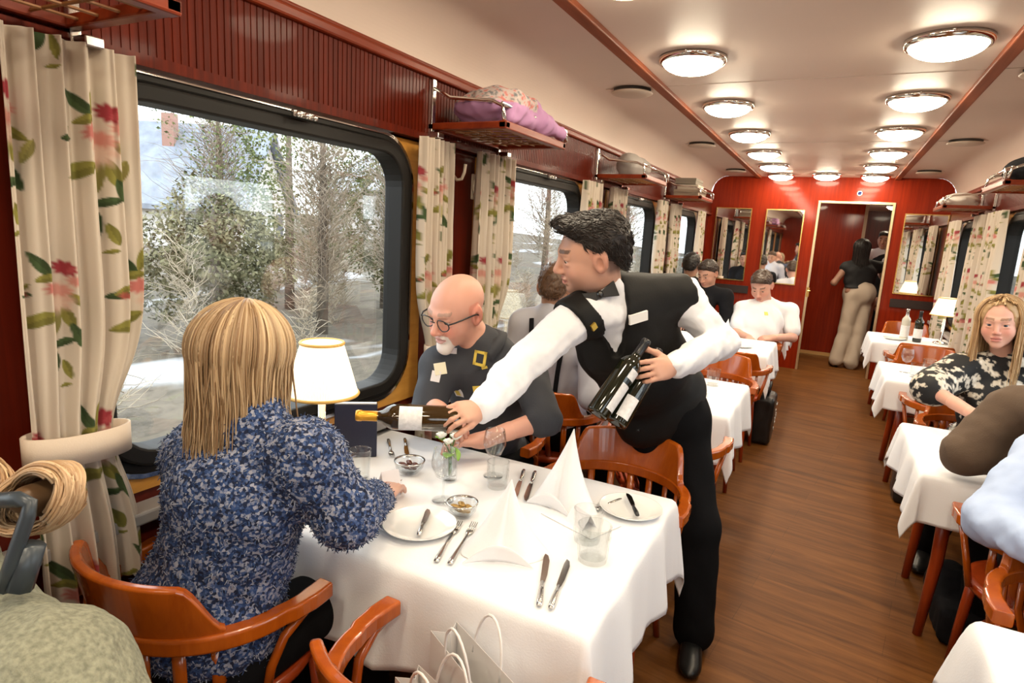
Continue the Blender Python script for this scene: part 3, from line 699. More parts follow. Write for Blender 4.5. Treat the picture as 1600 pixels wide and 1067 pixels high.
# ------------------------------------------------------------------ tables and their white cloths
def table(x0, x1, y0, y1, side, label, clabel, hang=.27, seed=1):
    e = thing('dining_table', label, 'table', ((x0+x1)/2, (y0+y1)/2, 0), 0, 'dining tables')
    w, d = (x1-x0)/2, (y1-y0)/2
    obj('table_top', MB().b2((-w+.02, -d+.02, .715), (w-.02, d-.02, .742)), LEGW, e, bevel=.004)
    ax = -side
    for (lx, ly) in ((ax*(w-.12), d-.14), (ax*(w-.12), -d+.14), (-ax*(w-.14), d-.14), (-ax*(w-.14), -d+.14)):
        q = MB(); q.tube([(lx, ly, .715), (lx+ax*.0, ly, .35), (lx+(.02 if lx > 0 else -.02), ly, 0)], [.028, .024, .018], 10); obj('leg', q, LEGW, e, smooth=True)
    # the cloth: square-cut, so its corners hang lower as points
    g = np.random.default_rng(seed); ph = g.uniform(0, 6.28, 6)
    hw = .0
    def coords(a, b, ha, hb):
        c = list(np.linspace(a, b, 26))
        if ha: c = list(a-ha*np.linspace(1, 0, 17)[:-1])+c
        if hb: c = c+list(b+hb*np.linspace(0, 1, 17)[1:])
        return c
    us = coords(x0, x1, 0 if side < 0 else hang, hang if side < 0 else 0); vs = coords(y0, y1, hang, hang)
    P = []
    for v in vs:
        for u in us:
            qx, qy = min(max(u, x0), x1), min(max(v, y0), y1); dx, dy = u-qx, v-qy; r = math.hypot(dx, dy)
            z = .7475+.0012*math.sin(9*u+ph[0])*math.sin(8*v+ph[1])
            if r < 1e-9: P.append((u, v, z)); continue
            nx, ny = dx/r, dy/r
            s = qx*1.0+qy*1.0+math.atan2(dy, dx)*.12
            corner = abs(nx*ny)*2
            k = min(1, r/hang)
            fl = .018*(1-math.exp(-r/.02))+.07*r*(1+.9*corner)+k*(.016*math.sin(19*s+ph[2])+.012*math.sin(33*s+ph[3]))*(1-.6*corner)+.055*corner*k*math.sin(2.0*math.atan2(abs(dy), abs(dx))*2)*.3
            P.append((qx+nx*fl, qy+ny*fl, z-max(0, r-.012)*(.985-.05*corner)))
    nu = len(us); f = [(j*nu+i, j*nu+i+1, (j+1)*nu+i+1, (j+1)*nu+i) for j in range(len(vs)-1) for i in range(nu-1)]
    mb = MB(); mb.add([(p[0], p[1], p[2]) for p in P], f)
    o = obj('tablecloth', mb, CLOTH, smooth=True, solid=.0022); tag(o, clabel, 'tablecloth', 'white tablecloths'); return e
TZ = .7505
LT = [(1.16, 1.97), (3.12, 3.92), (5.06, 5.86), (6.98, 7.72)]; RT = [(.84, 1.70), (2.80, 3.60), (4.76, 5.54), (6.70, 7.50)]
on = ['nearest', 'second', 'third', 'farthest']
for i, (a, b) in enumerate(LT): table(-1.575, -.375, a, b, -1, '%s red-legged dining table along the left windows' % on[i].capitalize(), ['white tablecloth on the nearest left table, set with napkins and glasses', 'white tablecloth on the second left table, behind the waiter', 'white tablecloth on the third left table, in front of the man in white', 'white tablecloth on the farthest left table'][i], .285 if i == 0 else .26, i+1)
for i, (a, b) in enumerate(RT): table(.42, 1.125, a, b, 1, '%s red-legged dining table along the right windows' % on[i].capitalize(), ['white tablecloth at the bottom right corner, nearest the camera', 'white tablecloth on the table between the blonde woman and the brown sweater', 'white tablecloth on the third right table, behind the blonde woman', 'white tablecloth on the farthest right table with the lit lamp'][i], .21, i+7)

# ------------------------------------------------------------------ things on the tables
def napkin(label, loc, h, rb, rot, seed):
    "a stiff napkin folded to a tall standing cone with two flared skirts"
    g = np.random.default_rng(seed); mb = MB(); nu, nv = 64, 22; v = []
    for j in range(nv):
        t = j/(nv-1)
        for i in range(nu):
            a = 2*math.pi*i/nu; r = rb*(1-t)**1.12*(1+.30*(1-t)**2*math.cos(2*a)+.10*math.cos(3*a+1)*(1-t)+.05*math.cos(7*a))+.0015
            crease = .010*math.exp(-((a-math.pi*1.5)/.10)**2)*(1-t)
            r -= crease; v.append((r*math.cos(a)+.012*t*t, r*math.sin(a), h*t))
    f = [(j*nu+i, j*nu+(i+1) % nu, (j+1)*nu+(i+1) % nu, (j+1)*nu+i) for j in range(nv-1) for i in range(nu)]
    mb.add(v, f); e = thing('napkin_cone', label, 'napkin', loc, rot, 'folded standing napkins')
    obj('cone', mb, CLOTH, e, smooth=True)
    fl = MB()
    for s in (-1,):
        fl.grid(lambda u, w: (rb*(-1.15+2.1*u), -rb*(1.05-.25*math.sin(math.pi*u))-.02*w*math.sin(math.pi*u), .002+.055*w*math.sin(math.pi*u)), 18, 6)
    obj('folded_cuff', fl, CLOTH, e, smooth=True, solid=.002); return e
napkin('tall white napkin cone in the middle of the nearest table', (-.69, 1.375, TZ), .20, .088, R(25), 1)
napkin('tall white napkin cone on the nearest table, in front of the empty chair', (-.66, 1.735, TZ), .25, .082, R(-10), 2)
napkin('white napkin cone on the third left table', (-.75, 5.5, TZ), .2, .08, 0, 3)
napkin('white napkin cone on the second left table, behind the waiter', (-.85, 3.6, TZ), .2, .08, .4, 4)
def plate(label, loc, r=.105, grp='white side plates'):
    e = thing('side_plate', label, 'plate', loc, 0, grp)
    b = MB(); b.lathe([(0, .004), (.62*r, .004), (.70*r, .006), (.98*r, .017), (1.0*r, .0185), (r, .0165), (.72*r, .001), (.6*r, 0), (0, 0)], seg=48); obj('dish', b, WHITEP, e, smooth=True); return e
plate('white side plate with a butter knife, beside the woman\'s elbow', (-.945, 1.345, TZ))
plate('white side plate with a dark knife at the far right corner of the nearest table', (-.465, 1.80, TZ), .098)
for i, (x, y, lab) in enumerate(((-.62, 3.45, 'white plate on the second left table nearest the aisle'), (-.6, 5.35, 'white plate on the third left table'), (-1.1, 3.4, 'white plate on the second left table by the window'), (.62, 7.05, 'white plate on the farthest right table'), (.66, 3.05, 'white plate on the right table near the brown sweater'))):
    plate(lab, (x, y, TZ), .1)
def knife(label, a, b, mat=STEEL, hmat=None, grp='table knives', z=TZ+.003):
    "a = handle end, b = blade tip (xy)"
    a, b = np.array(a), np.array(b); L = np.linalg.norm(b-a); ang = math.atan2(b[1]-a[1], b[0]-a[0])
    e = thing('table_knife', label, 'knife', (a[0], a[1], z), ang, grp)
    h = MB(); h.tube([(0, 0, .004), (.02, 0, .005), (L*.28, 0, .0045), (L*.43, 0, .004)], [.006, .0075, .0065, .0045], 8, sx=.6); obj('handle', h, hmat or mat, e, smooth=True)
    k = MB(); pts = [(L*.42, -.006), (L*.55, -.009), (L*.85, -.010), (L*.96, -.005), (L, .004), (L*.9, .007), (L*.42, .006)]
    k.prism([(x, y) for x, y in pts], 2, .002, .0042); obj('blade', k, mat, e); return e
def fork(label, a, b, grp='table forks', z=TZ+.002):
    a, b = np.array(a), np.array(b); L = np.linalg.norm(b-a); ang = math.atan2(b[1]-a[1], b[0]-a[0])
    e = thing('table_fork', label, 'fork', (a[0], a[1], z), ang, grp)
    h = MB(); h.tube([(0, 0, .003), (.02, 0, .004), (L*.4, 0, .005), (L*.68, 0, .004)], [.0065, .0075, .004, .0035], 8, sx=.45); obj('handle', h, STEEL, e, smooth=True)
    k = MB(); k.tube([(L*.66, 0, .004), (L*.74, 0, .003), (L*.80, 0, .002)], [.004, .010, .0115], 8, sx=.25)
    for q in (-.0085, -.0028, .0028, .0085): k.tube([(L*.79, q, .002), (L*.9, q, .003), (L, q, .006)], [.0018, .0017, .0011], 5)
    obj('tines', k, STEEL, e, smooth=True); return e
knife('butter knife lying on the plate beside the woman\'s elbow', (-.905, 1.285), (-.975, 1.43), z=TZ+.012)
fork('silver fork left of the middle napkin, outer of the pair', (-.80, 1.215), (-.865, 1.43)); fork('silver fork left of the middle napkin, inner of the pair', (-.765, 1.225), (-.825, 1.45))
knife('silver knife right of the middle napkin, nearer the plate edge', (-.495, 1.185), (-.575, 1.405)); knife('silver knife right of the middle napkin, outer of the pair', (-.468, 1.19), (-.515, 1.41))
knife('dark-looking knife left of the far napkin cone, outer of the pair', (-.885, 1.89), (-.805, 1.67), grp='cutlery at the empty chair'); knife('dark-looking knife left of the far napkin cone, inner of the pair', (-.845, 1.90), (-.765, 1.66), grp='cutlery at the empty chair')
fork('silver fork right of the far napkin cone', (-.50, 1.90), (-.575, 1.70), grp='cutlery at the empty chair')
knife('dark-handled knife lying across the far right plate', (-.425, 1.735), (-.50, 1.875), z=TZ+.019, hmat=BLACKPL)
knife('silver knife by the bottle at the window end', (-1.42, 1.90), (-1.30, 1.76)); fork('silver fork at the window end of the nearest table', (-1.47, 1.86), (-1.34, 1.72))
def tumbler(label, loc, r=.042, h=.095, cut=True, grp='cut glass tumblers'):
    e = thing('cut_tumbler' if cut else 'tumbler', label, 'glass', loc, 0, grp); mb = MB(); nu, nv = 48, 20; v = []
    for j in range(nv):
        t = j/(nv-1)
        for i in range(nu):
            a = 2*math.pi*i/nu; rr = r*(.84+.16*t)
            if cut and .08 < t < .72: rr += .0024*(abs(math.sin(6*a+4.5*t))+abs(math.sin(6*a-4.5*t))-1.2)
            v.append((rr*math.cos(a), rr*math.sin(a), h*t))
    for j in range(nv-1, -1, -2):
        t = max(j/(nv-1), .12)
        for i in range(nu): a = 2*math.pi*i/nu; rr = r*(.84+.16*t)-.0035; v.append((rr*math.cos(a), rr*math.sin(a), h*t))
    rows = nv+len(range(nv-1, -1, -2)); f = [(j*nu+i, j*nu+(i+1) % nu, (j+1)*nu+(i+1) % nu, (j+1)*nu+i) for j in range(rows-1) for i in range(nu)]
    f += [tuple(range(nu))[::-1], tuple((rows-1)*nu+i for i in range(nu))]
    mb.add(v, f); obj('bowl', mb, GLASS, e, smooth=not cut); return e
tumbler('cut glass tumbler at the right of the nearest table, farther of the two', (-.515, 1.545, TZ)); tumbler('cut glass tumbler at the right of the nearest table, nearer of the two', (-.465, 1.455, TZ), .045, .10)
tumbler('straight glass tumbler beside the dark menu holder and lamp', (-1.30, 1.50, TZ), .036, .11, False, 'plain tumblers')
tumbler('clear tumbler between the napkins on the nearest table', (-.90, 1.72, TZ), .038, .09, True)
tumbler('tumbler with amber drink on the blonde woman\'s table', (.60, 3.33, TZ), .04, .09, False, 'plain tumblers')
b = MB(); b.lathe([(0, .010), (.034, .010), (.0355, .045), (0, .045)], seg=32); obj('drink', b, plain('amber_drink', (.75, .42, .10), .1), bpy.data.objects['tumbler.001'])
for i, (x, y, lab) in enumerate(((-.72, 5.55, 'tumbler on the third left table near the man in white'), (-.55, 3.75, 'tumbler on the second left table by the aisle'), (.60, 5.0, 'tumbler on the third right table, nearer of the two'), (.70, 5.25, 'tumbler on the third right table, farther of the two'))): tumbler(lab, (x, y, TZ), .04, .1)
def wineglass(label, loc, h=.17, r=.04):
    e = thing('wine_glass', label, 'glass', loc, 0, 'stemmed wine glasses')
    b = MB(); b.lathe([(0, 0), (.034, .001), (.034, .003), (.006, .008), (.0035, .02), (.0035, .07)], seg=32); obj('stem', b, GLASS, e, smooth=True)
    b = MB(); b.lathe([(.003, .07), (r*.6, .082), (r*.98, .115), (r, .13), (r*.82, h), (r*.79, h), (r*.96, .13), (r*.94, .116), (r*.56, .086), (.0, .075)], seg=32); obj('bowl', b, GLASS, e, smooth=True); return e
wineglass('stemmed wine glass left of the middle napkin', (-.99, 1.53, TZ)); wineglass('stemmed wine glass right of the flower vase', (-.955, 1.79, TZ))
wineglass('stemmed wine glass on the third right table', (.55, 5.15, TZ)); wineglass('stemmed wine glass on the farthest right table', (.72, 7.3, TZ))
def bowl(label, loc, r, content, cmat, lid=False):
    e = thing('glass_dish', label, 'dish', loc, 0, 'small glass dishes')
    b = MB(); b.lathe([(0, 0), (r*.55, 0), (r*.92, .022), (r, .042), (r*.96, .042), (r*.85, .024), (r*.5, .006), (0, .006)], seg=32); obj('bowl', b, GLASS, e, smooth=True)
    b = MB(); b.lathe([(r*.97, .040), (r*1.03, .042), (r*1.03, .046), (r*.97, .046)], seg=32); obj('silver_rim', b, STEEL, e, smooth=True)
    b = MB(); g = np.random.default_rng(3)
    for k in range(16): b.ball((g.uniform(-.55, .55)*r, g.uniform(-.55, .55)*r, .022+g.uniform(0, .012)), (.012, .008, .006), 8, 6)
    q = obj(content, b, cmat, e, smooth=True); q['kind'] = 'stuff'; return e
bowl('glass dish with dark jam and a silver rim in front of the vase', (-1.21, 1.65, TZ), .052, 'jam', plain('dark_jam', (.10, .03, .02), .3))
bowl('glass dish of gold wrapped butter in front of the middle napkin', (-.885, 1.475, TZ), .046, 'wrapped_butter', plain('gold_wrap', (.45, .28, .09), .3, .6))
e = thing('flower_vase', 'narrow glass vase of white roses on the nearest table', 'vase', (-1.06, 1.675, TZ))
b = MB(); b.lathe([(0, .004), (.024, .004), (.026, .02), (.024, .07), (.027, .12), (.030, .13), (.028, .13), (.025, .12), (.022, .07), (.023, .02), (0, .012)], seg=28); obj('glass', b, GLASS, e, smooth=True)
b = MB(); b.tube([(0, 0, .015), (.003, 0, .10), (-.01, .005, .17)], .0028, 6); b.tube([(.004, .004, .015), (.0, .0, .1), (.018, -.006, .155)], .0026, 6); b.tube([(-.004, .002, .015), (-.006, .0, .1), (-.03, -.008, .150)], .0026, 6)
obj('stem', b, plain('stem_green', (.10, .22, .04), .5), e, smooth=True)
for k, (x, y, z, r) in enumerate(((-.012, .005, .185, .030), (.022, -.008, .168, .024), (-.034, -.010, .160, .022), (.004, -.026, .150, .020))):
    b = MB()
    for q in range(9):
        a = q*2.4; t = q/9; rr = r*(.25+.75*t); c = np.array([x+.3*rr*math.cos(a), y+.3*rr*math.sin(a), z-.3*r*t])
        M = np.array(Matrix.Rotation(a, 3, 'Z') @ Matrix.Rotation(R(25+40*t), 3, 'Y')); b.ball(c, (rr*.35, rr*.75, rr*.8), 10, 7, M=M)
    obj('rose', b, plain('white_petal', (.88, .86, .80), .6), e, smooth=True)
b = MB()
def leafm(b, c, L, w, d, up):
    d = np.array(d, float); d /= np.linalg.norm(d); up = np.array(up, float); s = np.cross(d, up); s /= np.linalg.norm(s); n = np.cross(s, d)
    b.grid(lambda u, v: tuple(np.array(c)+d*L*u+s*(v-.5)*2*w*math.sin(math.pi*min(1, u*.92+.06))**.8+n*(.25*L*u*u*-1+abs(v-.5)*.3*w)), 9, 5)
leafm(b, (.006, -.012, .10), .07, .020, (.25, -.6, .25), (0, 0, 1)); leafm(b, (.012, -.004, .12), .055, .016, (.7, -.5, -.3), (0, 0, 1)); leafm(b, (-.01, .0, .13), .05, .014, (-.8, -.2, .5), (0, 0, 1))
obj('leaf', b, plain('leaf_green', (.22, .42, .05), .45), e, smooth=True, solid=.001)
def table_lamp(label, loc, rad=.112, h=.46):
    e = thing('table_lamp', label, 'lamp', loc, 0, 'table lamps with pleated shades')
    b = MB(); b.lathe([(0, 0), (.062, 0), (.064, .008), (.05, .016), (.018, .024), (.012, .03), (.012, h-.2), (.0, h-.2)], seg=32); obj('base', b, CHROME, e, smooth=True)
    b = MB(); n = 140; v = []
    for (t, r, z) in ((0, rad, h-.165), (.5, rad*.79, h-.08), (1, rad*.58, h)):
        for i in range(n*2): rr = r*(1+(.018 if i % 2 else -.004)); a = math.pi*i/n; v.append((rr*math.cos(a), rr*math.sin(a), z))
    m = 2*n; b.add(v, [(j*m+i, j*m+(i+1) % m, (j+1)*m+(i+1) % m, (j+1)*m+i) for j in range(2) for i in range(m)])
    sh_ = obj('shade', b, plain('shade_cloth', (.9, .82, .66), .8, emit=((1, .84, .58), .75)) if 'shade_cloth' not in bpy.data.materials else bpy.data.materials['shade_cloth'], e, smooth=False)
    for r, z in ((rad*1.01, h-.165), (rad*.59, h)):
        b = MB(); b.tube([(r*1.01*math.cos(t), r*1.01*math.sin(t), z) for t in np.linspace(0, 2*math.pi, 49)], .005, 6, cap=False); obj('gold_braid', b, plain('gold_braid', (.72, .42, .10), .5) if 'gold_braid' not in bpy.data.materials else bpy.data.materials['gold_braid'], sh_, smooth=True)
    b = MB(); b.lathe([(0, h-.002), (rad*.58, h-.001), (rad*.58, h+.001), (0, h+.001)], seg=32); obj('shade_top', b, bpy.data.materials['shade_cloth'], sh_); return e
table_lamp('table lamp with pleated cream shade beside the woman in blue', (-1.41, 1.44, TZ))
table_lamp('lit table lamp on the farthest right table', (1.0, 7.1, TZ), .12, .44)
table_lamp('table lamp on the second left table, hidden behind the seated men', (-1.43, 3.5, TZ))
e = thing('menu_holder', 'dark navy menu holder standing behind the table lamp', 'menu holder', (-1.46, 1.66, TZ), R(38))
NAVY = plain('navy_leather', (.008, .010, .03), .4); obj('cover', MB().b2((-.075, -.012, .0), (.075, .012, .20)), NAVY, e, bevel=.003); obj('pages', MB().b2((-.07, -.0085, .004), (.072, .0085, .203)), plain('page_white', (.75, .73, .7), .7), e)
def card(label, loc, rot, w=.06, h=.05):
    e = obj('tent_card', MB().prism([(-.028, 0), (0, h), (.028, 0), (.026, 0), (0, h-.003), (-.026, 0)], 0, -w/2, w/2), plain('card_white', (.82, .78, .80), .6) if 'card_white' not in bpy.data.materials else bpy.data.materials['card_white']); e.location = loc; e.rotation_euler = (0, 0, rot); return tag(e, label, 'card', 'small tent cards')
card('small folded tent card near the woman\'s elbow', (-1.20, 1.53, TZ), R(60)); card('small folded tent card beside the cut tumblers', (-.565, 1.63, TZ), R(-30), .08, .045)
e = thing('pencil', 'yellow pencil lying beside the small tent card', 'pencil', (-1.215, 1.465, TZ+.004), R(75)); obj('shaft', MB().tube([(0, 0, 0), (.10, 0, 0)], .0038, 6), plain('pencil_yellow', (.75, .42, .02), .4), e); obj('tip', MB().tube([(.10, 0, 0), (.116, 0, 0)], [.0038, .0006], 6), plain('pencil_tip', (.25, .15, .08), .6), e)
obj('ferrule', MB().tube([(-.012, 0, 0), (0, 0, 0)], .004, 8), STEEL, e)
e = obj('menu_sheet', MB().b2((-.10, -.07, 0), (.10, .07, .0015)), plain('menu_paper', (.85, .83, .83), .6)); e.location = (-.575, 1.655, TZ); e.rotation_euler = (0, 0, R(-20)); tag(e, 'white paper menu lying between the far napkin and the tumblers', 'menu')

def bottle(label, base, axis, glass, capc, labels, r=.0375, L=.30, grp='wine bottles', face=None):
    e = thing('wine_bottle', label, 'bottle', tuple(base), 0, grp); ax = Vector(axis).normalized()
    q = Vector((0, 0, 1)).rotation_difference(ax); e.rotation_mode = 'QUATERNION'; e.rotation_quaternion = q
    b = MB(); k = L/.30
    b.lathe([(0, .012), (r*.7, .002), (r*.93, 0), (r, .008*k), (r, .188*k), (r*.97, .200*k), (r*.80, .214*k), (r*.50, .228*k), (.0150, .240*k), (.0138, .285*k), (.0155, .287*k), (.0155, .296*k), (.0135, .30*k), (0, .30*k)], seg=36); gb_ = obj('glass_body', b, glass, e, smooth=True)
    b = MB(); b.lathe([(.0158, .237*k), (.0150, .240*k), (.0146, .284*k), (.0163, .286*k), (.0163, .297*k), (.014, .302*k), (0, .302*k)], seg=28); obj('capsule', b, capc, e, smooth=True)
    fa = 0
    if face is not None: fl_ = q.inverted() @ Vector(face); fa = math.degrees(math.atan2(fl_.y, fl_.x))
    for (z0, z1, a0, a1, lm) in labels:
        a0, a1 = a0+fa, a1+fa
        n = 14; v = []
        for z in (z0*k, z1*k):
            for i in range(n+1): a = R(a0+(a1-a0)*i/n); v.append(((r+.0006)*math.cos(a), (r+.0006)*math.sin(a), z))
        b = MB(); b.add(v, [(i, i+1, n+2+i, n+1+i) for i in range(n)]); obj('paper_label', b, lm, gb_, smooth=True)
    return e
LABW = plain('label_paper', (.75, .74, .74), .6, var=.12, vscale=90); DARKGL = plain('dark_bottle_glass', (.010, .012, .006), .06, coat=.5); AMBGL = plain('amber_bottle_glass', (.035, .018, .004), .06, coat=.6)
ORCAP = plain('orange_foil', (.75, .36, .03), .3, .5); BLKCAP = plain('black_foil', (.012, .012, .014), .3); SILCAP = plain('silver_foil', (.6, .58, .55), .25, 1)
bottle('standing dark wine bottle with white label on the farthest right table', (.80, 7.02, TZ), (0, 0, 1), DARKGL, BLKCAP, [(.04, .13, 180, 340, LABW)])
bottle('standing silver-capped bottle on the farthest right table', (.70, 7.12, TZ), (0, 0, 1), plain('pale_bottle', (.6, .58, .5), .15), SILCAP, [(.03, .14, 150, 360, LABW)])

# ------------------------------------------------------------------ bags, boots, coat, things on the racks
PAPER = plain('white_kraft', (.72, .69, .67), .7, bump=.1, bscale=30)
def paper_bag(label, loc, rot, w=.26, d=.10, h=.24):
    e = thing('paper_bag', label, 'bag', loc, rot, 'white paper carrier bags'); b = MB()
    A = [(-w/2, -d/2), (w/2, -d/2), (w/2, 0), (w/2, d/2), (-w/2, d/2), (-w/2, 0)]; T = [(-w/2-.01, -d*.42), (w/2+.01, -d*.46), (w/2-.015, 0), (w/2+.01, d*.46), (-w/2-.01, d*.42), (-w/2+.02, 0)]
    v = [(x, y, 0) for x, y in A]+[(x, y, h) for x, y in T]; b.add(v, [(0, 5, 4, 3, 2, 1)]+[(i, (i+1) % 6, 6+(i+1) % 6, 6+i) for i in range(6)]); obj('sack', b, PAPER, e, solid=.0012)
    for s in (-1, 1):
        q = MB(); q.tube([(x, s*d*.44+s*.012*math.sin(math.pi*k/12), h-.03+.115*math.sin(math.pi*k/12)) for k, x in enumerate(-.055*np.cos(np.linspace(0, math.pi, 13)))], .0032, 6); obj('rope_handle', q, plain('white_cord', (.78, .76, .74), .7) if 'white_cord' not in bpy.data.materials else bpy.data.materials['white_cord'], e, smooth=True)
    return e
paper_bag('white paper bag with rope handles on the empty front chair, nearer the table', (-.575, 1.03, .463), R(-28), .24, .08, .225); paper_bag('white paper bag with rope handles on the empty front chair, nearer the camera', (-.59, .925, .463), R(-20), .21, .07, .19)
def sofa(name, label, cat, prims, h, mat, grp=None, noise=None, smooth=2):
    bl = np.array([np.mean([(_bb(p)[0]+_bb(p)[1])/2 for p in prims if p[0] == '+'], 0)])[0]; z = min(_bb(p)[0][2] for p in prims if p[0] == '+'); root = np.array([bl[0], bl[1], z])
    o = sobj(name, [surf(prims, h, noise, smooth)], mat, None, root); return tag(o, label, cat, grp)
SHINY = plain('black_leather', (.012, .012, .013), .35, bump=.2, bscale=60)
fl = lambda X: wob(X, .006, 40, 5)
bg = sofa('tote_bag', 'black tote bag with white print on the floor by the third left chair', 'bag', [box_((-.36, 5.34, .20), (.055, .14, .165), rd=.03, k=.02), ell((-.35, 5.30, .32), (.05, .10, .06), k=.04)], .012, SHINY, noise=fl)
for a in (-.06, .06):
    q = MB(); q.tube([(-.335+.0, 5.34+a*1.2-.02, .38-.0), (-.325, 5.34+a-.02, .47), (-.325, 5.34+a*.3-.02, .50), (-.33, 5.34-a*.2-.02, .44), (-.34, 5.34-a*.5-.02, .37)], .008, 6); L = bg.location; q.v = [(x-L.x, y-L.y, z-L.z) for x, y, z in q.v]; obj('strap', q, SHINY, bg, smooth=True)
q = MB(); g = np.random.default_rng(4)
for k in range(9): y = 5.22+g.uniform(0, .2); z = .06+g.uniform(0, .26); q.b2((-.268, y, z), (-.262, y+g.uniform(.01, .05), z+g.uniform(.008, .02)))
q.v = [(x-L.x, y-L.y, z-L.z) for x, y, z in q.v]; obj('white_print', q, plain('print_white', (.6, .6, .6), .7), bg)
sofa('shoulder_bag', 'black leather bag standing on the floor under the blonde woman\'s table end', 'bag', [box_((.62, 4.62, .16), (.06, .10, .13), rd=.03)], .012, SHINY, noise=fl)
sofa('backpack', 'black backpack lying on the floor beside the brown sweater\'s chair', 'bag', [ell((.66, 3.22, .11), (.10, .19, .11)), box_((.68, 3.05, .08), (.07, .12, .05), rd=.03, k=.04)], .012, DARKFAB, noise=fl)
sofa('hanging_coat', 'dark olive coat hanging from a hook between second and third left windows', 'coat', [ell((-1.50, 4.50, 1.72), (.05, .10, .07)), cap((-1.50, 4.50, 1.62), (-1.49, 4.53, 1.02), .085, .125, k=.06), cap((-1.47, 4.38, 1.58), (-1.45, 4.37, 1.12), .045, .05, k=.03), cap((-1.47, 4.62, 1.58), (-1.45, 4.64, 1.12), .045, .05, k=.03)], .012, plain('olive_coat', (.022, .020, .010), .8, bump=.3, bscale=40), noise=lambda X: wob(X, .012, 38, 9, (1, 1, .25)))
JK = attr('jacket', .8, bump=.2, bscale=150)
def jc(v):
    c = np.tile(np.array([.42, .22, .40]), (len(v), 1)); s = wob(v, 1, 150, 3)+wob(v, 1, 190, 8)
    m = (v[:, 2] > 2.10) & (v[:, 1] < 2.52) & (v[:, 0] > -1.56)
    c[m] = np.where((s[m] > .55)[:, None], [.50, .16, .14], np.where((s[m] < -.5)[:, None], [.16, .17, .18], [.46, .38, .36])); return c
ps = [ell((-1.36, 2.36, 2.08), (.16, .15, .06)), ell((-1.36, 2.62, 2.06), (.16, .13, .055), k=.03), ell((-1.34, 2.40, 2.13), (.13, .14, .045), k=.03), cap((-1.25, 2.30, 2.05), (-1.26, 2.62, 2.06), .035, .045, k=.02), cap((-1.27, 2.5, 2.12), (-1.22, 2.78, 2.05), .045, .03, k=.03)]
root = np.array([-1.36, 2.45, 2.02]); tag(sobj('folded_jacket', [surf(ps, .008, lambda X: wob(X, .012, 45, 2), 1)], JK, None, root, jc), 'pink jacket with floral lining stuffed on the luggage rack', 'jacket')
sofa('duffel_bag', 'grey soft bag on the rack between second and third left windows', 'bag', [cap((-1.38, 4.36, 2.09), (-1.38, 4.66, 2.09), .085, .08)], .012, plain('grey_bag', (.30, .27, .25), .8, bump=.2), noise=fl)
for i, (lo, hi, c, lab) in enumerate((((-1.5, 6.28, 2.016), (-1.26, 6.66, 2.08), (.30, .24, .18), 'flat brown box, lowest of the stack on the farthest left rack'), ((-1.48, 6.32, 2.082), (-1.28, 6.6, 2.13), (.55, .48, .40), 'pale box in the middle of the stack on the farthest left rack'), ((-1.5, 6.3, 2.132), (-1.3, 6.64, 2.19), (.22, .19, .15), 'dark box on top of the stack on the farthest left rack'))):
    e = thing('storage_box', lab, 'box', ((lo[0]+hi[0])/2, (lo[1]+hi[1])/2, lo[2]), 0, 'boxes on the farthest left rack'); w_, d_, h_ = [b-a for a, b in zip(lo, hi)]
    obj('carton', MB().b2((-w_/2, -d_/2, 0), (w_/2, d_/2, h_*.8)), plain('box%d' % i, c, .7), e, bevel=.003); obj('lid', MB().b2((-w_/2-.003, -d_/2-.003, h_*.55), (w_/2+.003, d_/2+.003, h_)), plain('boxlid%d' % i, tuple(k*1.1 for k in c), .7), e, bevel=.003)
sofa('white_bundle', 'white folded bundle on the farthest right rack', 'bundle', [ell((.90, 6.75, 2.06), (.15, .24, .05)), ell((.93, 6.82, 2.10), (.12, .16, .04), k=.03)], .012, plain('bundle_white', (.68, .62, .56), .8), noise=lambda X: wob(X, .008, 45, 12))
sofa('dark_rucksack', 'dark rucksack on the nearest right rack', 'bag', [ell((.92, 4.55, 2.09), (.13, .22, .08))], .014, DARKFAB, noise=fl)
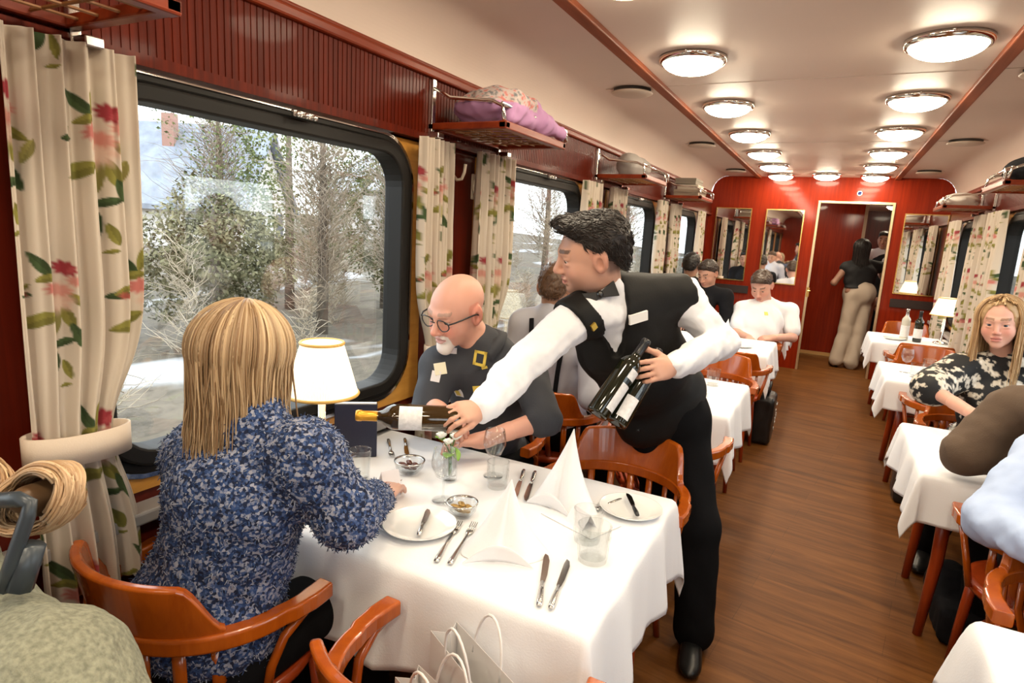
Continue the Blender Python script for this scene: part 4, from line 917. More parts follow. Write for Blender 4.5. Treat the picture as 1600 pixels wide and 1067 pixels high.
# ------------------------------------------------------------------ people
def nrm(v): v = np.array(v, float); return v/(np.linalg.norm(v)+1e-12)
def frame(fwd, up=(0, 0, 1), roll=0):
    f = nrm(fwd); r = nrm(np.cross(f, np.array(up, float))); u = np.cross(r, f)
    c, s = math.cos(roll), math.sin(roll); return np.stack([c*r+s*u, f, -s*r+c*u], 1)
def facing(yawvec, pitch=0, roll=0):
    "head frame from a level direction, pitched down by pitch degrees"
    h = nrm([yawvec[0], yawvec[1], 0]); p = R(pitch); return frame(h*math.cos(p)-np.array([0, 0, 1])*math.sin(p), (0, 0, 1), R(roll))
class Head:
    def __init__(s, c, M, k=1.0): s.c = np.array(c, float); s.M = M; s.k = k
    def w(s, p): return s.c+s.M @ (np.array(p, float)*s.k)
    def E(s, p, r, kk=.012, op='+', tilt=None):
        M = s.M if tilt is None else s.M @ tilt
        return ell(s.w(p), np.array(r, float)*s.k if not np.isscalar(r) else r*s.k, M, kk*s.k, op)
    def C(s, a, b, ra, rb=None, kk=.008, op='+'): return cap(s.w(a), s.w(b), ra*s.k, (ra if rb is None else rb)*s.k, kk*s.k, op)
    def loc(s, v): return ((v-s.c) @ s.M)/s.k
    def prims(s, full=0.0, fem=False, smile=False):
        E, C = s.E, s.C; j = .9 if fem else 1.0; nn = .80 if fem else 1.0
        P = [E((0, -.014, .036), (.075, .096, .084)), E((0, .026, .004), (.066*j, .068, .086), .03), E((0, .030, -.058), ((.056+full)*j, .058, .046+full*.6), .035),
             E((0, .072, -.096), (.022*j, .018, .016), .03), E((.036, .052, -.030), (.030, .032, .030), .02), E((-.036, .052, -.030), (.030, .032, .030), .02),
             C((-.036, .083, .030), (-.012, .091, .027), .010, kk=.016), C((.036, .083, .030), (.012, .091, .027), .010, kk=.016),
             E((.031, .103, .006), (.016, .016, .011), .012, '-'), E((-.031, .103, .006), (.016, .016, .011), .012, '-'),
             E((.031, .082, .013), (.017, .011, .007), .006), E((-.031, .082, .013), (.017, .011, .007), .006),
             E((.031, .081, -.004), (.016, .010, .005), .008), E((-.031, .081, -.004), (.016, .010, .005), .008),
             C((0, .090, .020), (0, .112-.004*(nn < 1), -.026), .0085*nn, .0125*nn, .012), E((0, .113-.005*(nn < 1), -.030), (.012*nn, .011, .010*nn), .008), E((.013*nn, .101, -.034), (.009*nn, .011*nn, .008*nn), .007), E((-.013*nn, .101, -.034), (.009*nn, .011*nn, .008*nn), .007),
             E((.006, .107, -.041), .0036, .003, '-'), E((-.006, .107, -.041), .0036, .003, '-'),
             E((0, .093, -.056), (.022, .011, .0065), .008), E((0, .091, -.070), (.020, .012, .0075), .008)]
        if smile: P += [E((0, .104, -.063), (.021, .014, .0045), .004, '-'), E((.034, .070, -.040), (.018, .018, .016), .012), E((-.034, .070, -.040), (.018, .018, .016), .012)]
        else: P += [C((-.020, .101, -.0632), (.020, .101, -.0632), .0022, kk=.004, op='-')]
        for q in (-1, 1):
            P += [E((q*.077, -.010, -.004), (.009, .020, .033), .008), E((q*.080, -.022, .004), (.013, .010, .030), .008), E((q*.084, -.006, -.004), (.006, .010, .018), .004, '-')]
        return P
def face_color(H, tone, lips=(.48, .17, .14), brow=(.05, .03, .02), stub=None, scalp=None, beard=None, blush=.25):
    tone = np.array(tone)
    def f(v):
        c = np.tile(tone, (len(v), 1)); L = H.loc(v); x, y, z = L.T
        hd = (np.abs(L) < .16).all(1)
        b = np.exp(-(((np.abs(x)-.04)/.022)**2+((z+.028)/.022)**2))*(y > .03)*hd; b = np.maximum(b, np.exp(-((x/.016)**2+((z+.03)/.014)**2))*(y > .09)*hd)
        b = np.maximum(b, .8*(np.abs(x) > .074)*hd*(np.abs(z) < .045)*(y < .02)*(y > -.05))
        c = c*(1-blush*b[:, None])+np.array([tone[0]*.95, tone[1]*.45, tone[2]*.42])*blush*b[:, None]
        def put(m, col, a=1.0): c[m] = c[m]*(1-a)+np.array(col)*a
        def soft(m, col, a): w_ = (np.clip(m, 0, 1)*a*hd)[:, None]; c[:] = c*(1-w_)+np.array(col)*w_
        if stub is not None: soft(np.clip((-.030-z)/.03, 0, 1)*np.clip((y-.0)/.03, 0, 1)*np.clip((np.hypot(x/.03, (z+.063)/.02)-1)/.5, 0, 1), stub, .20)
        if scalp is not None: soft((z-.030-.5*y)/.015*(y < .075)*(z > .02), scalp, .7)
        if scalp is not None: soft(np.clip((-.025-y)/.015, 0, 1)*np.clip((z+.06)/.02, 0, 1), scalp, .7)
        if beard is not None: put(hd & (y > .055) & (np.abs(x) < .036) & (z < -.046) & (z > -.16), beard, .9)
        if brow is not None: put(hd & (np.abs(z-.036-.10*(np.abs(x)-.03)*(np.abs(x) < .04)) < .0055) & (np.abs(x) > .012) & (np.abs(x) < .050) & (y > .06), brow, .8)
        put(hd & (np.abs(x) < .023) & (y > .086) & (np.abs(z+.063) < .0125*(1-(x/.026)**2)), lips, .75)
        put(hd & (np.abs(x) < .019) & (y > .080) & (np.abs(z+.0632) < .0016) & (y < .105), (.12, .03, .03), .7)
        return c
    return f
EYEM = attr('eye', .15)
def eyes(H, parent, root, iris=(.10, .06, .03), look=(0, 1, -.1), r=.0120):
    for q in (-1, 1):
        mb = MB(); ax = nrm(H.M @ np.array(look, float)); c = H.w((q*.031, .0795, .0055)); rr = r*H.k; v = []; cl = []
        u = nrm(np.cross(ax, [.1, .2, 1])); w = np.cross(ax, u); n = 16
        for i in range(13):
            a = math.pi*i/12
            for k in range(n):
                t = 2*math.pi*k/n; v.append(c+rr*(math.cos(a)*ax+math.sin(a)*(math.cos(t)*u+math.sin(t)*w))); cl.append((.01, .01, .01) if i < 1.5 else (iris if i < 3.3 else (.72, .68, .64)))
        mb.add(np.array(v)-root, [(i*n+k, i*n+(k+1) % n, (i+1)*n+(k+1) % n, (i+1)*n+k) for i in range(12) for k in range(n)], cl)
        obj('eye', mb, EYEM, parent, smooth=True)
def hand(wr, f, n, right, curl=25, spread=.05, thumb=35, k=1.0, curls=None, tcurl=18):
    "skin primitives: palm, four fingers, thumb. f finger direction, n palm-facing normal"
    f = nrm(f); n = nrm(np.array(n, float)-f*np.dot(n, f)); t = np.cross(f, n) if right else np.cross(n, f); M = np.stack([f, t, n], 1); wr = np.array(wr, float)
    P = [ell(wr+f*.046*k, (.052*k, .040*k, .0165*k), M, .012*k), cap(wr-f*.02*k, wr+f*.02*k, .025*k, .026*k, .02*k)]
    for i, (off, L) in enumerate(((.029, .074), (.010, .082), (-.010, .076), (-.028, .060))):
        b = wr+f*(.086-.006*abs(off)/.03)*k+t*off*k-n*.002*k; P.append(cap(wr+f*.03*k+t*off*.6*k, b, .012*k, .0098*k, .012*k)); d = nrm(f+t*off/.03*spread)
        cu = R((curls or [curl]*4)[i]); a = 0; rad = .0092
        for s, fr in enumerate((.46, .30, .24)):
            a += cu*(1.0 if s else .85); e = b+(d*math.cos(a)+n*math.sin(a))*L*fr*k; P.append(cap(b, e, rad*k, (rad-.0009)*k, .003*k)); b = e; rad -= .0009
    b = wr+f*.022*k+t*.026*k+n*.006*k; a = R(thumb); c = R(tcurl)
    for s, (L, rr) in enumerate(((.040, .0135), (.032, .0108), (.026, .0095))):
        d = nrm(f*math.cos(a)+t*math.sin(a)+n*math.sin(c*(s+.6))); e = b+d*L*k; P.append(cap(b, e, rr*k, (rr-.0015)*k, .006*k)); b = e; a -= R(8)
    return P
class Body:
    "joints in world metres"
    def __init__(s, **J): s.__dict__.update({a: np.array(b, float) for a, b in J.items()}); s.k = float(J.get('k', 1.0)); s.g = float(J.get('g', 1.0))
    def fr(s):
        u = nrm(s.neck-s.pelvis); r = nrm(s.shR-s.shL); f = nrm(np.cross(u, r)); r = np.cross(f, u); return np.stack([r, f, u], 1)
    def torso(s, inf=0.0, belly=1.0, bust=0):
        M = s.fr(); k = s.k; g = s.g; P = lambda t, d=0: s.pelvis+(s.neck-s.pelvis)*t+M[:, 1]*d
        H = np.linalg.norm(s.neck-s.pelvis); W = np.linalg.norm(s.shR-s.shL)
        o = [ell(P(.70, .0), (W*.40*g+inf, .108*k*g+inf, H*.30), M, .05), ell(P(.42, .015*belly), (W*.36*g+inf, .108*k*g*belly+inf, H*.26), M, .06), ell(P(.10, .0), (W*.41*g+inf, .118*k*g+inf, H*.22), M, .06),
             cap(s.shL, s.shR, .052*k+inf, None, .04), cap(s.shL, P(.99), .045*k+inf, .055*k+inf, .04), cap(s.shR, P(.99), .045*k+inf, .055*k+inf, .04)]
        if bust:
            for q in (-1, 1): o.append(ell(P(.66, .075*k)+M[:, 0]*q*.075*k, (.07*k+inf*.5, .062*k*bust, .066*k), M, .04))
        return o
    def arm(s, q, inf=0.0, upto=1.0, frm=0.0):
        sh, el, wr = (s.shR, s.elR, s.wrR) if q == 'R' else (s.shL, s.elL, s.wrL); k = s.k
        o = [cap(sh, el, .054*k+inf, .043*k+inf, .03)]
        e = el+(wr-el)*upto
        o.append(cap(el, e, .043*k+inf, (.043+(.028-.043)*upto)*k+inf, .025)); return o
    def legs(s, inf=0.0, ank=.045):
        k = s.k; o = [ell(s.pelvis, (.165*k*s.g+inf, .125*k+inf, .12*k+inf), None, .05)]
        M = s.fr(); h = .088*k
        for q, kn, an in ((-1, s.knL, s.anL), (1, s.knR, s.anR)):
            hp = s.pelvis+M[:, 0]*q*h-np.array([0, 0, .02]); o += [cap(hp, kn, .086*k*s.g+inf, .060*k+inf, .04), cap(kn, an, .060*k+inf, ank*k+inf, .04)]
        return o
    def skin_legs(s): return s.legs(-.012, .035)
def shoe(an, toe, k=1.0):
    an, toe = np.array(an, float), np.array(toe, float); d = nrm([toe[0]-an[0], toe[1]-an[1], 0]); M = frame(d); b = np.array([an[0], an[1], 0])
    P = [ell(b-d*.02+np.array([0, 0, .038*k]), (.036*k, .045*k, .040*k), M, .02), ell(b+d*.07+np.array([0, 0, .034*k]), (.042*k, .08*k, .036*k), M, .03), ell(b+d*.15+np.array([0, 0, .026*k]), (.043*k, .07*k, .028*k), M, .03), cap(an, b+np.array([0, 0, .05]), .042*k, .042*k, .02), plane(b+np.array([0, 0, .003]), (0, 0, -1), .001)]
    return P
def person(label, B, H, tone, hands=(), face=None, fem=False, full=0, smile=False, group=None, hres=.0034, arms=('L', 'R'), legs=True, extra=(), baldcap=None):
    "one continuous skin mesh: trunk and limbs, head, hands"
    root = np.array([B.pelvis[0], B.pelvis[1], 0.0]) if not hasattr(B, 'root') else B.root
    nk = [cap(B.neck-np.array([0, 0, .03]), H.w((0, -.022, -.045)), .060*B.k*(.86 if fem else 1), .056*H.k*(.84 if fem else 1), .03)]
    tr = B.torso(-.012)+nk
    for q in arms: tr += B.arm(q, -.002)
    if legs: tr += B.skin_legs()
    parts = [surf(tr, .011, smooth=2)]
    parts.append(surf(H.prims(full, fem, smile)+nk+list(extra), hres, smooth=1))
    for (q, P) in hands:
        parts.append(surf([cap(B.elR+(B.wrR-B.elR)*.55 if q == 'R' else B.elL+(B.wrL-B.elL)*.55, B.wrR if q == 'R' else B.wrL, .034*B.k, .027*B.k, .02)]+P, .0034, smooth=1))
    o = sobj('person', parts, SKIN, None, root, face or face_color(H, tone)); tag(o, label, 'person', group); o['_r'] = list(root); return o, root
def wear(name, parent, root, prims, h, mat, noise=None, smooth=2, colf=None, label=None):
    o = sobj(name, [surf(prims, h, noise, smooth)], mat, parent, root, colf); o.location = (0, 0, 0)
    if label: o['label'] = label
    return o
def local(mb, root): mb.v = [(p[0]-root[0], p[1]-root[1], p[2]-root[2]) for p in mb.v]; return mb
def long_hair(parent, root, H, n, drop, cols, seed=1, gap=58, vol=1.0, r=.0036, sweep_=.03, front=False, capc=None, name='hair', fall=None, messy=0):
    g = np.random.default_rng(seed); L = []; cc = []; m = 22; rad = []
    while len(L) < n:
        ph = g.uniform(-180, 180)
        part = abs(ph) < gap
        if part and (abs(ph) < 6 or not front): continue               # 0 = face side
        a = R(ph); dl = g.uniform(.0, .016)*vol; dr = drop*(g.uniform(.80, 1.06) if g.random() > messy*.45 else g.uniform(1.0, 1.45)); pts = []; mv = g.normal(0, .10*messy, 3); mph = g.uniform(0, 6.28)
        th1 = R(g.uniform(98, 112)); st = R(g.uniform(2, 50)) if g.random() < .6 else R(3)
        mh = 12
        for i in range(mh):
            th = st+(th1-st)*i/(mh-1)
            if part: st = R(3); q_ = min(1, i/(mh-1)*2.2); q_ = q_*q_*(3-2*q_); a = R(ph+(math.copysign(gap+14, ph)-ph)*q_)
            x = (.085*vol+dl)*math.sin(th)*math.sin(a); y = (.104*vol+dl)*math.sin(th)*math.cos(a)-.016; z = (.098+dl)*math.cos(th)+.030
            pts.append(H.w((x, y, z)))
        d = nrm(pts[-1]-pts[-3]); p = pts[-1]; ctr = H.c; step = dr/(m-mh); out = g.normal(0, .25)
        for i in range(m-mh):
            t = (i+1)/(m-mh); away = np.array([p[0]-ctr[0], p[1]-ctr[1], 0]); away = nrm(away)
            want = nrm(np.array([0, 0, -1])+away*(sweep_*(3 if t > .5 else -1.5)+.10*out*t)+(np.array(fall) if fall is not None else 0)+mv*math.sin(mph+5*t)); d = nrm(d*.45+want*.55); p = p+d*step; pts.append(p)
        L.append(pts); k = g.uniform(0, 1)**1.3; c = np.array(cols[0])*(1-k)+np.array(cols[1])*k; cc.append(c*g.uniform(.8, 1.15)); rad.append(r*g.uniform(.6, 1.3))
    v, f, c = strands(np.array(L), np.array(rad), .0007, np.array(cc)); c = np.clip(c, 0, 1)
    cap_ = surf([H.E((0, -.018, .040), (.083*vol, .100*vol, .092), .01), H.E((0, -.03, -.02), (.078*vol, .085*vol, .075), .03), H.E((0, .100, .0), (.067, .085, .115), .012, '-')], .006, lambda X: wob(X, .003, 120, seed), 1)
    k = capc or tuple(np.array(cols[0])*.6+np.array(cols[1])*.3)
    o = sobj(name, [cap_, (v, f)], HAIR, parent, root, lambda V: np.concatenate([np.tile(np.array(k), (len(cap_[0]), 1)), c])); o.location = (0, 0, 0); return o
def short_hair(parent, root, H, col, quiff=True, amp=.003, seed=3, tuft=500, lift=0.0):
    P = [H.E((0, -.018, .046), (.082, .103, .086), .01), H.E((0, .045, .098), (.062, .040, .026), .03), H.E((0, -.075, .0), (.068, .040, .07), .02)]
    if quiff: P += [H.E((-.01, .075, .108), (.055, .034, .024), .02), H.E((0, .095, .098), (.045, .022, .016), .015)]
    P += [H.E((0, .12, -.01), (.088, .060, .088), .012, '-')]
    n = H.M @ nrm([0, .62, -.78]); P.append(plane(H.w((0, .045, .048+lift)), n, .012))
    o = wear('hair', parent, root, P, .0045, HAIR, lambda X: wob(X, amp, 130, seed)+wob(X, amp*.6, 260, seed+1), 1, lambda v: np.tile(np.array(col), (len(v), 1))*(1+.4*np.clip(wob(v, 1, 300, 5), -1, 1))[:, None])
    me = o.data; nv = len(me.vertices); a = np.empty(nv*3, np.float32); me.vertices.foreach_get('co', a); b = np.empty(nv*3, np.float32); me.vertices.foreach_get('normal', b); g = np.random.default_rng(seed)
    pk = g.integers(0, nv, tuft); p = a.reshape(-1, 3)[pk]; n_ = b.reshape(-1, 3)[pk]; L_ = (p+np.array(root)-H.c) @ H.M; fl_ = np.stack([L_[:, 0]*3, np.where(L_[:, 2] > .06*H.k, .8, -.35), np.where(L_[:, 2] > .06*H.k, .35, -.9)], 1)+g.normal(0, .35, (tuft, 3)); t_ = fl_ @ H.M.T
    t_ = t_-n_*(t_*n_).sum(1, keepdims=True); t_ /= np.linalg.norm(t_, axis=1, keepdims=True)+1e-9; ln = g.uniform(.012, .030, (tuft, 1)); pts = np.stack([p-n_*.001, p+t_*ln*.5+n_*.003, p+t_*ln+n_*.002], 1)
    v, f, c = strands(pts, .0020, .0006, np.array(col)*g.uniform(.6, 2.2, (tuft, 1)), 3); h2 = sobj('hair_strands', [(v, f)], HAIR, o, np.zeros(3), lambda V: c); h2.location = (0, 0, 0); return o
def on_surface(o, px, py):
    "first point of o on the sight line through a photo position (for badges sewn or pinned to a garment)"
    bpy.context.view_layer.update(); inv = o.matrix_world.inverted(); c0 = Vector((0, 0, CAMH)); d = Vector(at(px, py, 1))-c0
    ok, hit, nn, _ = o.ray_cast(inv @ c0, (inv.to_3x3() @ d).normalized())
    if not ok: return None
    return np.array(o.matrix_world @ hit), nrm(np.array(o.matrix_world.to_3x3() @ nn))
def kid(parent, nm): return [c for c in kids(parent) if c.name.split('.')[0] == nm][0]
def badge(parent, root, garment, px, py, w, h, mat, name, tilt=0, thick=.003, frame_only=0, label=None):
    r_ = on_surface(garment, px, py)
    if r_ is None: return None
    p, n = r_; u = nrm(np.array([0, 0, 1])-n*n[2]); x = np.cross(u, n); c, s = math.cos(R(tilt)), math.sin(R(tilt)); x, u = c*x+s*u, -s*x+c*u
    mb = MB(); Mx = np.stack([x, u, n], 1)
    def slab(cx, cy, w_, h_):
        v = [(sx*w_/2+cx, sy*h_/2+cy, sz) for sz in (-.004, thick) for sx, sy in ((-1, -1), (1, -1), (1, 1), (-1, 1))]
        mb.add([p+Mx @ np.array(q) for q in v], [(3, 2, 1, 0), (4, 5, 6, 7), (0, 1, 5, 4), (1, 2, 6, 5), (2, 3, 7, 6), (3, 0, 4, 7)])
    if frame_only:
        t = frame_only; slab(-w/2+t/2, 0, t, h); slab(w/2-t/2, 0, t, h); slab(0, -h/2+t/2, w, t); slab(0, h/2-t/2, w, t)
    else: slab(0, 0, w, h)
    o = obj(name, local(mb, root), mat, garment)
    if label: o['label'] = label
    return o
folds = lambda a, f, s, d=None: (lambda X: wob(X, a, f, s, d))
SHIRTW = plain('white_shirt', (.80, .80, .83), .75, bump=.10, bscale=140); VESTB = plain('black_waistcoat', (.009, .0085, .008), .6, bump=.1, bscale=160, spec=.18); TROUB = plain('black_trousers', (.006, .006, .007), .9, bump=.15, bscale=120, spec=.1); SATIN = plain('black_satin', (.012, .011, .010), .3)
SHOEB = plain('black_shoe', (.008, .008, .008), .35)
TONE = (.60, .33, .235)

# -- the waiter
H = Head(at(926, 398, 2.06), facing((-.88, -.48), 13, 15), 1.10)
B = Body(pelvis=at(1040, 648, 2.55), neck=at(948, 456, 2.15), shR=at(896, 500, 2.06), shL=at(1062, 462, 2.26), elR=at(795, 592, 1.95), wrR=at(750, 640, 1.84), elL=at(1128, 535, 2.26), wrL=at(1052, 572, 2.06), knL=at(1092, 820, 2.43), knR=(-.55, 2.60, .50), anL=(-.305, 2.33, .10), anR=(-.56, 2.85, .10), k=1.0)
bax0, bax1 = at(722, 655, 1.80), at(557, 649, 1.76); bd = nrm(bax1-bax0)
hn = nrm(at(712, 655, 1.80)-at(712, 655, 1.6)); fdir = nrm(bd*.85+np.array([0, 0, -.45]))
hR = hand(B.wrR, nrm(at(700, 647, 1.745)-B.wrR), nrm(np.array([0, 0, -1])*.5+hn*.85), True, 34, .05, 24, .95)
b2a, b2b = at(932, 648, 1.97), at(1012, 530, 2.03); b2d = nrm(b2b-b2a)
hL = hand(B.wrL, nrm(at(1000, 583, 1.965)-B.wrL), nrm(at(1000, 590, 2.1)-at(1000, 590, 1.9)), False, 30, .10, 45, 1.0, curls=[22, 28, 32, 34])
W_, root = person('waiter in white shirt and black waistcoat leaning over the table with a wine bottle', B, H, TONE, [('R', hR), ('L', hL)], face_color(H, TONE, stub=(.22, .13, .10), scalp=(.03, .022, .02), brow=(.03, .02, .015)), full=.010)
eyes(H, W_, root, look=(0, 1, -.55))
short_hair(W_, root, H, (.012, .0075, .0055), True, .003, tuft=2600, lift=.012)
wear('shirt', W_, root, B.torso(.004)+[cap(B.neck-np.array([0, 0, .01]), B.neck+(H.w((0, -.02, -.06))-B.neck)*.55, .066, .064, .015)]+B.arm('R', .016, .97)+B.arm('L', .016, .97), .0075, SHIRTW, lambda X: wob(X, .008, 44, 3, (1, 1, .6))+wob(X, .004, 105, 6), 1)
M = B.fr(); P = lambda t, d=0, x=0: B.pelvis+(B.neck-B.pelvis)*t+M[:, 1]*d+M[:, 0]*x
vst = B.torso(.024, 1.08)
sp_ = on_surface(kid(W_, 'shirt'), 962, 550); sp2 = on_surface(kid(W_, 'shirt'), 944, 470)
vv = [cap(sp2[0]+np.array([0, 0, .06])-_fw*.02, sp_[0]-_fw*.02, .088, .020, .004, '-')]
vv.append(ell(B.shL+(B.shL-P(.95))*.42-M[:, 2]*.02, (.105, .13, .15), M, .006, '-')); vv.append(ell(B.shR+(B.shR-P(.95))*.52-M[:, 2]*.03, (.095, .12, .14), M, .006, '-'))
vv.append(plane(P(-.12), -M[:, 2], .003))
wear('waistcoat', W_, root, vst+vv, .0075, VESTB, folds(.002, 60, 4))
wear('trousers', W_, root, B.legs(.018, .062)+[cap(B.anL, B.anL-np.array([0, 0, .03]), .075, .078, .02), cap(B.anR, B.anR-np.array([0, 0, .03]), .075, .078, .02), ell(P(.12), (.175, .135, .13), M, .04)], .011, TROUB, folds(.005, 30, 8))
for an, to in ((B.anL, (-.275, 2.14, 0)), (B.anR, (-.60, 2.68, 0))): wear('shoe', W_, root, shoe(an, to), .007, SHOEB)
bt = MB(); _s = on_surface(kid(W_, 'shirt'), 936, 461); nb = _s[0]-_fw*.006; rx = nrm(CR*.92+CU*.36); uz = nrm(np.cross(rx, _fw)); uz = -uz if uz[2] < 0 else uz
for q in (-1, 1):
    bt.add([nb+rx*q*.005+uz*.010, nb+rx*q*.005-uz*.010, nb+rx*q*.062-uz*.026, nb+rx*q*.062+uz*.026]+[p-_fw*.016 for p in (nb+rx*q*.005+uz*.012, nb+rx*q*.005-uz*.012, nb+rx*q*.060-uz*.028, nb+rx*q*.060+uz*.028)], [(0, 1, 2, 3), (7, 6, 5, 4), (0, 4, 5, 1), (1, 5, 6, 2), (2, 6, 7, 3), (3, 7, 4, 0)])
bt.ball(nb-_fw*.012, (.013, .013, .015)); obj('bow_tie', local(bt, root), SATIN, W_, bevel=.003)
co_ = MB()
for q in (-1, 1):
    c0 = nb+rx*q*.004+uz*.012; co_.add([c0, c0+rx*q*.058+uz*.018, c0+rx*q*.050+uz*.068-_fw*-.02, c0+rx*q*.012+uz*.050], [(0, 1, 2, 3)])
obj('collar', local(co_, root), SHIRTW, W_, solid=.006, sub=1)
def chest_spot(px, py, d): return at(px, py, d)
wc = kid(W_, 'waistcoat')
TAGM = plain('tag_white', (.85, .83, .80), .4); GOLDM = plain('gold_pin', (.75, .48, .08), .3, .7)
badge(W_, root, wc, 997, 496, .074, .034, TAGM, 'name_tag', 14, .006, label='white name tag')
badge(W_, root, wc, 927, 510, .020, .022, GOLDM, 'lapel_pin', 40, .007, label='gold lapel pin')
for py in (590, 640, 672):
    r_ = on_surface(wc, 985+.5*(py-590)*.3, py)
    if r_ is not None: q = MB(); q.ball(r_[0]+r_[1]*.002, .0075, 10, 6); obj('button', local(q, root), SHOEB, wc, smooth=True)
r_ = on_surface(kid(W_, 'shirt'), 951, 500)
bottle('amber white-wine bottle held level over the table in the waiter\'s right hand', bax0, bd, AMBGL, ORCAP, [(.115, .180, -62, 62, LABW)], L=float(np.linalg.norm(bax1-bax0)), grp='bottles held by the waiter', face=-_fw)
bottle('dark wine bottle under the waiter\'s left arm, with label toward the window', b2a, b2d, DARKGL, BLKCAP, [(.03, .13, 8, 100, LABW), (.15, .185, 8, 100, LABW)], grp='bottles held by the waiter', face=-_fw)
bottle('dark wine bottle under the waiter\'s left arm, pressed against his waistcoat', at(962, 662, 2.02), nrm(at(1030, 545, 2.10)-at(962, 662, 2.02)), DARKGL, BLKCAP, [(.02, .10, -35, 35, LABW)], grp='bottles held by the waiter', face=-_fw)

# -- the bald man
TB = (.66, .34, .25)
H = Head(at(714, 486, 2.26), facing((-.20, -.98), 20, 8), 1.10)
B = Body(pelvis=(-1.28, 2.36, .57), neck=at(762, 548, 2.36), shL=at(822, 580, 2.44), shR=at(688, 572, 2.36), elL=at(852, 655, 2.32), wrL=at(752, 688, 2.26), elR=at(668, 640, 2.30), wrR=at(686, 640, 2.22), knL=(-1.05, 2.0, .56), knR=(-1.40, 1.98, .56), anL=(-1.05, 2.05, .1), anR=(-1.40, 2.02, .1), k=1.05, g=1.08)
hL = hand(B.wrL, nrm(at(716, 690, 2.22)-B.wrL), (0.1, .1, -1), False, 24, .08, 40)
hR = hand(B.wrR, nrm(at(712, 662, 2.20)-B.wrR), (0.0, .2, -1), True, 26, .06, 35)
Bm, root = person('bald man with glasses and white goatee in a dark patched polo, smiling down', B, H, TB, [('L', hL), ('R', hR)], face_color(H, TB, beard=(.78, .72, .68), brow=(.35, .22, .17), blush=.5), full=.006, smile=True, extra=[H.E((0, .078, -.104), (.030, .022, .024), .012)])
eyes(H, Bm, root, (.12, .14, .16), look=(0, 1, -.3))
POLO = plain('dark_polo', (.036, .038, .046), .8, bump=.15, bscale=200)
sh = wear('polo_shirt', Bm, root, B.torso(.014, 1.12)+[cap(B.neck-nrm(H.c-B.neck)*.03, B.neck+nrm(H.c-B.neck)*.035, .088, .076, .03)]+B.arm('L', .020, .0)[:1]+B.arm('R', .020, .0)[:1]+[cap(B.elL, B.elL+(B.wrL-B.elL)*.08, .062, .062, .01), cap(B.elR, B.elR+(B.wrR-B.elR)*.05, .062, .062, .01)], .009, POLO, folds(.005, 40, 21))
q = MB(); nb = B.neck; hb = H.w((0, -.02, -.08))
for k in range(2):
    ring_ = []
    for i in range(25):
        a = R(-62+(360-2*28-68+124)*0)+2*math.pi*(i/24)*.86+R(115); ring_.append((a, i))
M = B.fr(); axn = nrm(hb-nb)
fx = M[:, 1]-axn*np.dot(M[:, 1], axn); fx = nrm(fx); rx2 = np.cross(fx, axn); v = []
for i in range(31):
    a = R(18)+(2*math.pi-R(36))*i/30; d = fx*math.cos(a)+rx2*math.sin(a); v += [nb-axn*.008+d*.098, nb+axn*.040+d*.080, nb+axn*.030+d*.076]
q.add(v, [(3*i+k, 3*i+k+1, 3*i+k+4, 3*i+k+3) for i in range(30) for k in range(2)]); obj('collar', local(q, root), POLO, Bm, smooth=True, solid=.006)
wear('trousers', Bm, root, B.legs(.016, .06), .012, TROUB)
for an, to in ((B.anL, (B.anL[0], B.anL[1]-.18, 0)), (B.anR, (B.anR[0], B.anR[1]-.18, 0))): wear('shoe', Bm, root, shoe(an, to), .01, SHOEB)
PW = plain('patch_white', (.78, .74, .74), .7); PY = plain('patch_yellow', (.75, .55, .09), .7); PP = plain('patch_pink', (.72, .48, .62), .7); PC = plain('patch_cream', (.80, .74, .55), .7)
badge(Bm, root, sh, 705, 548, .042, .024, PW, 'patch', 4, label='white patch below the collar'); badge(Bm, root, sh, 705, 542, .022, .010, PY, 'patch', 4, .004)
badge(Bm, root, sh, 750, 560, .048, .058, PY, 'patch', -8, frame_only=.010, label='yellow square frame patch'); badge(Bm, root, sh, 757, 574, .022, .010, PY, 'patch', 20)
badge(Bm, root, sh, 688, 576, .044, .044, PC, 'patch', 10); badge(Bm, root, sh, 681, 588, .034, .040, PW, 'patch', -8); badge(Bm, root, sh, 716, 612, .040, .048, PW, 'patch', 2, label='white patch with orange centre'); badge(Bm, root, sh, 716, 613, .022, .026, PY, 'patch', 2, .004)
badge(Bm, root, sh, 748, 610, .042, .040, PY, 'patch', 8); badge(Bm, root, sh, 750, 613, .030, .028, PP, 'patch', 8, .004); badge(Bm, root, sh, 795, 527, .055, .045, PP, 'patch', -14, frame_only=.010, label='pink square frame patch')
gl = MB()
for s_ in (-1, 1):
    gl.tube([H.w((s_*.034+.026*math.cos(t)*(1 if abs(math.cos(t)) < .8 else .98), .109-.006*abs(math.cos(t)), .004+.019*math.sin(t))) for t in np.linspace(0, 2*math.pi, 25)], .0022, 6, cap=False)
    gl.tube([H.w((s_*.060, .104, .014)), H.w((s_*.072, .085, .016)), H.w((s_*.082, .0, .010)), H.w((s_*.082, -.02, .0))], .003, 6)
gl.tube([H.w((-.009, .114, .012)), H.w((0, .117, .014)), H.w((.009, .114, .012))], .0022, 6)
obj('glasses', local(gl, root), BLACKPL, Bm, smooth=True)

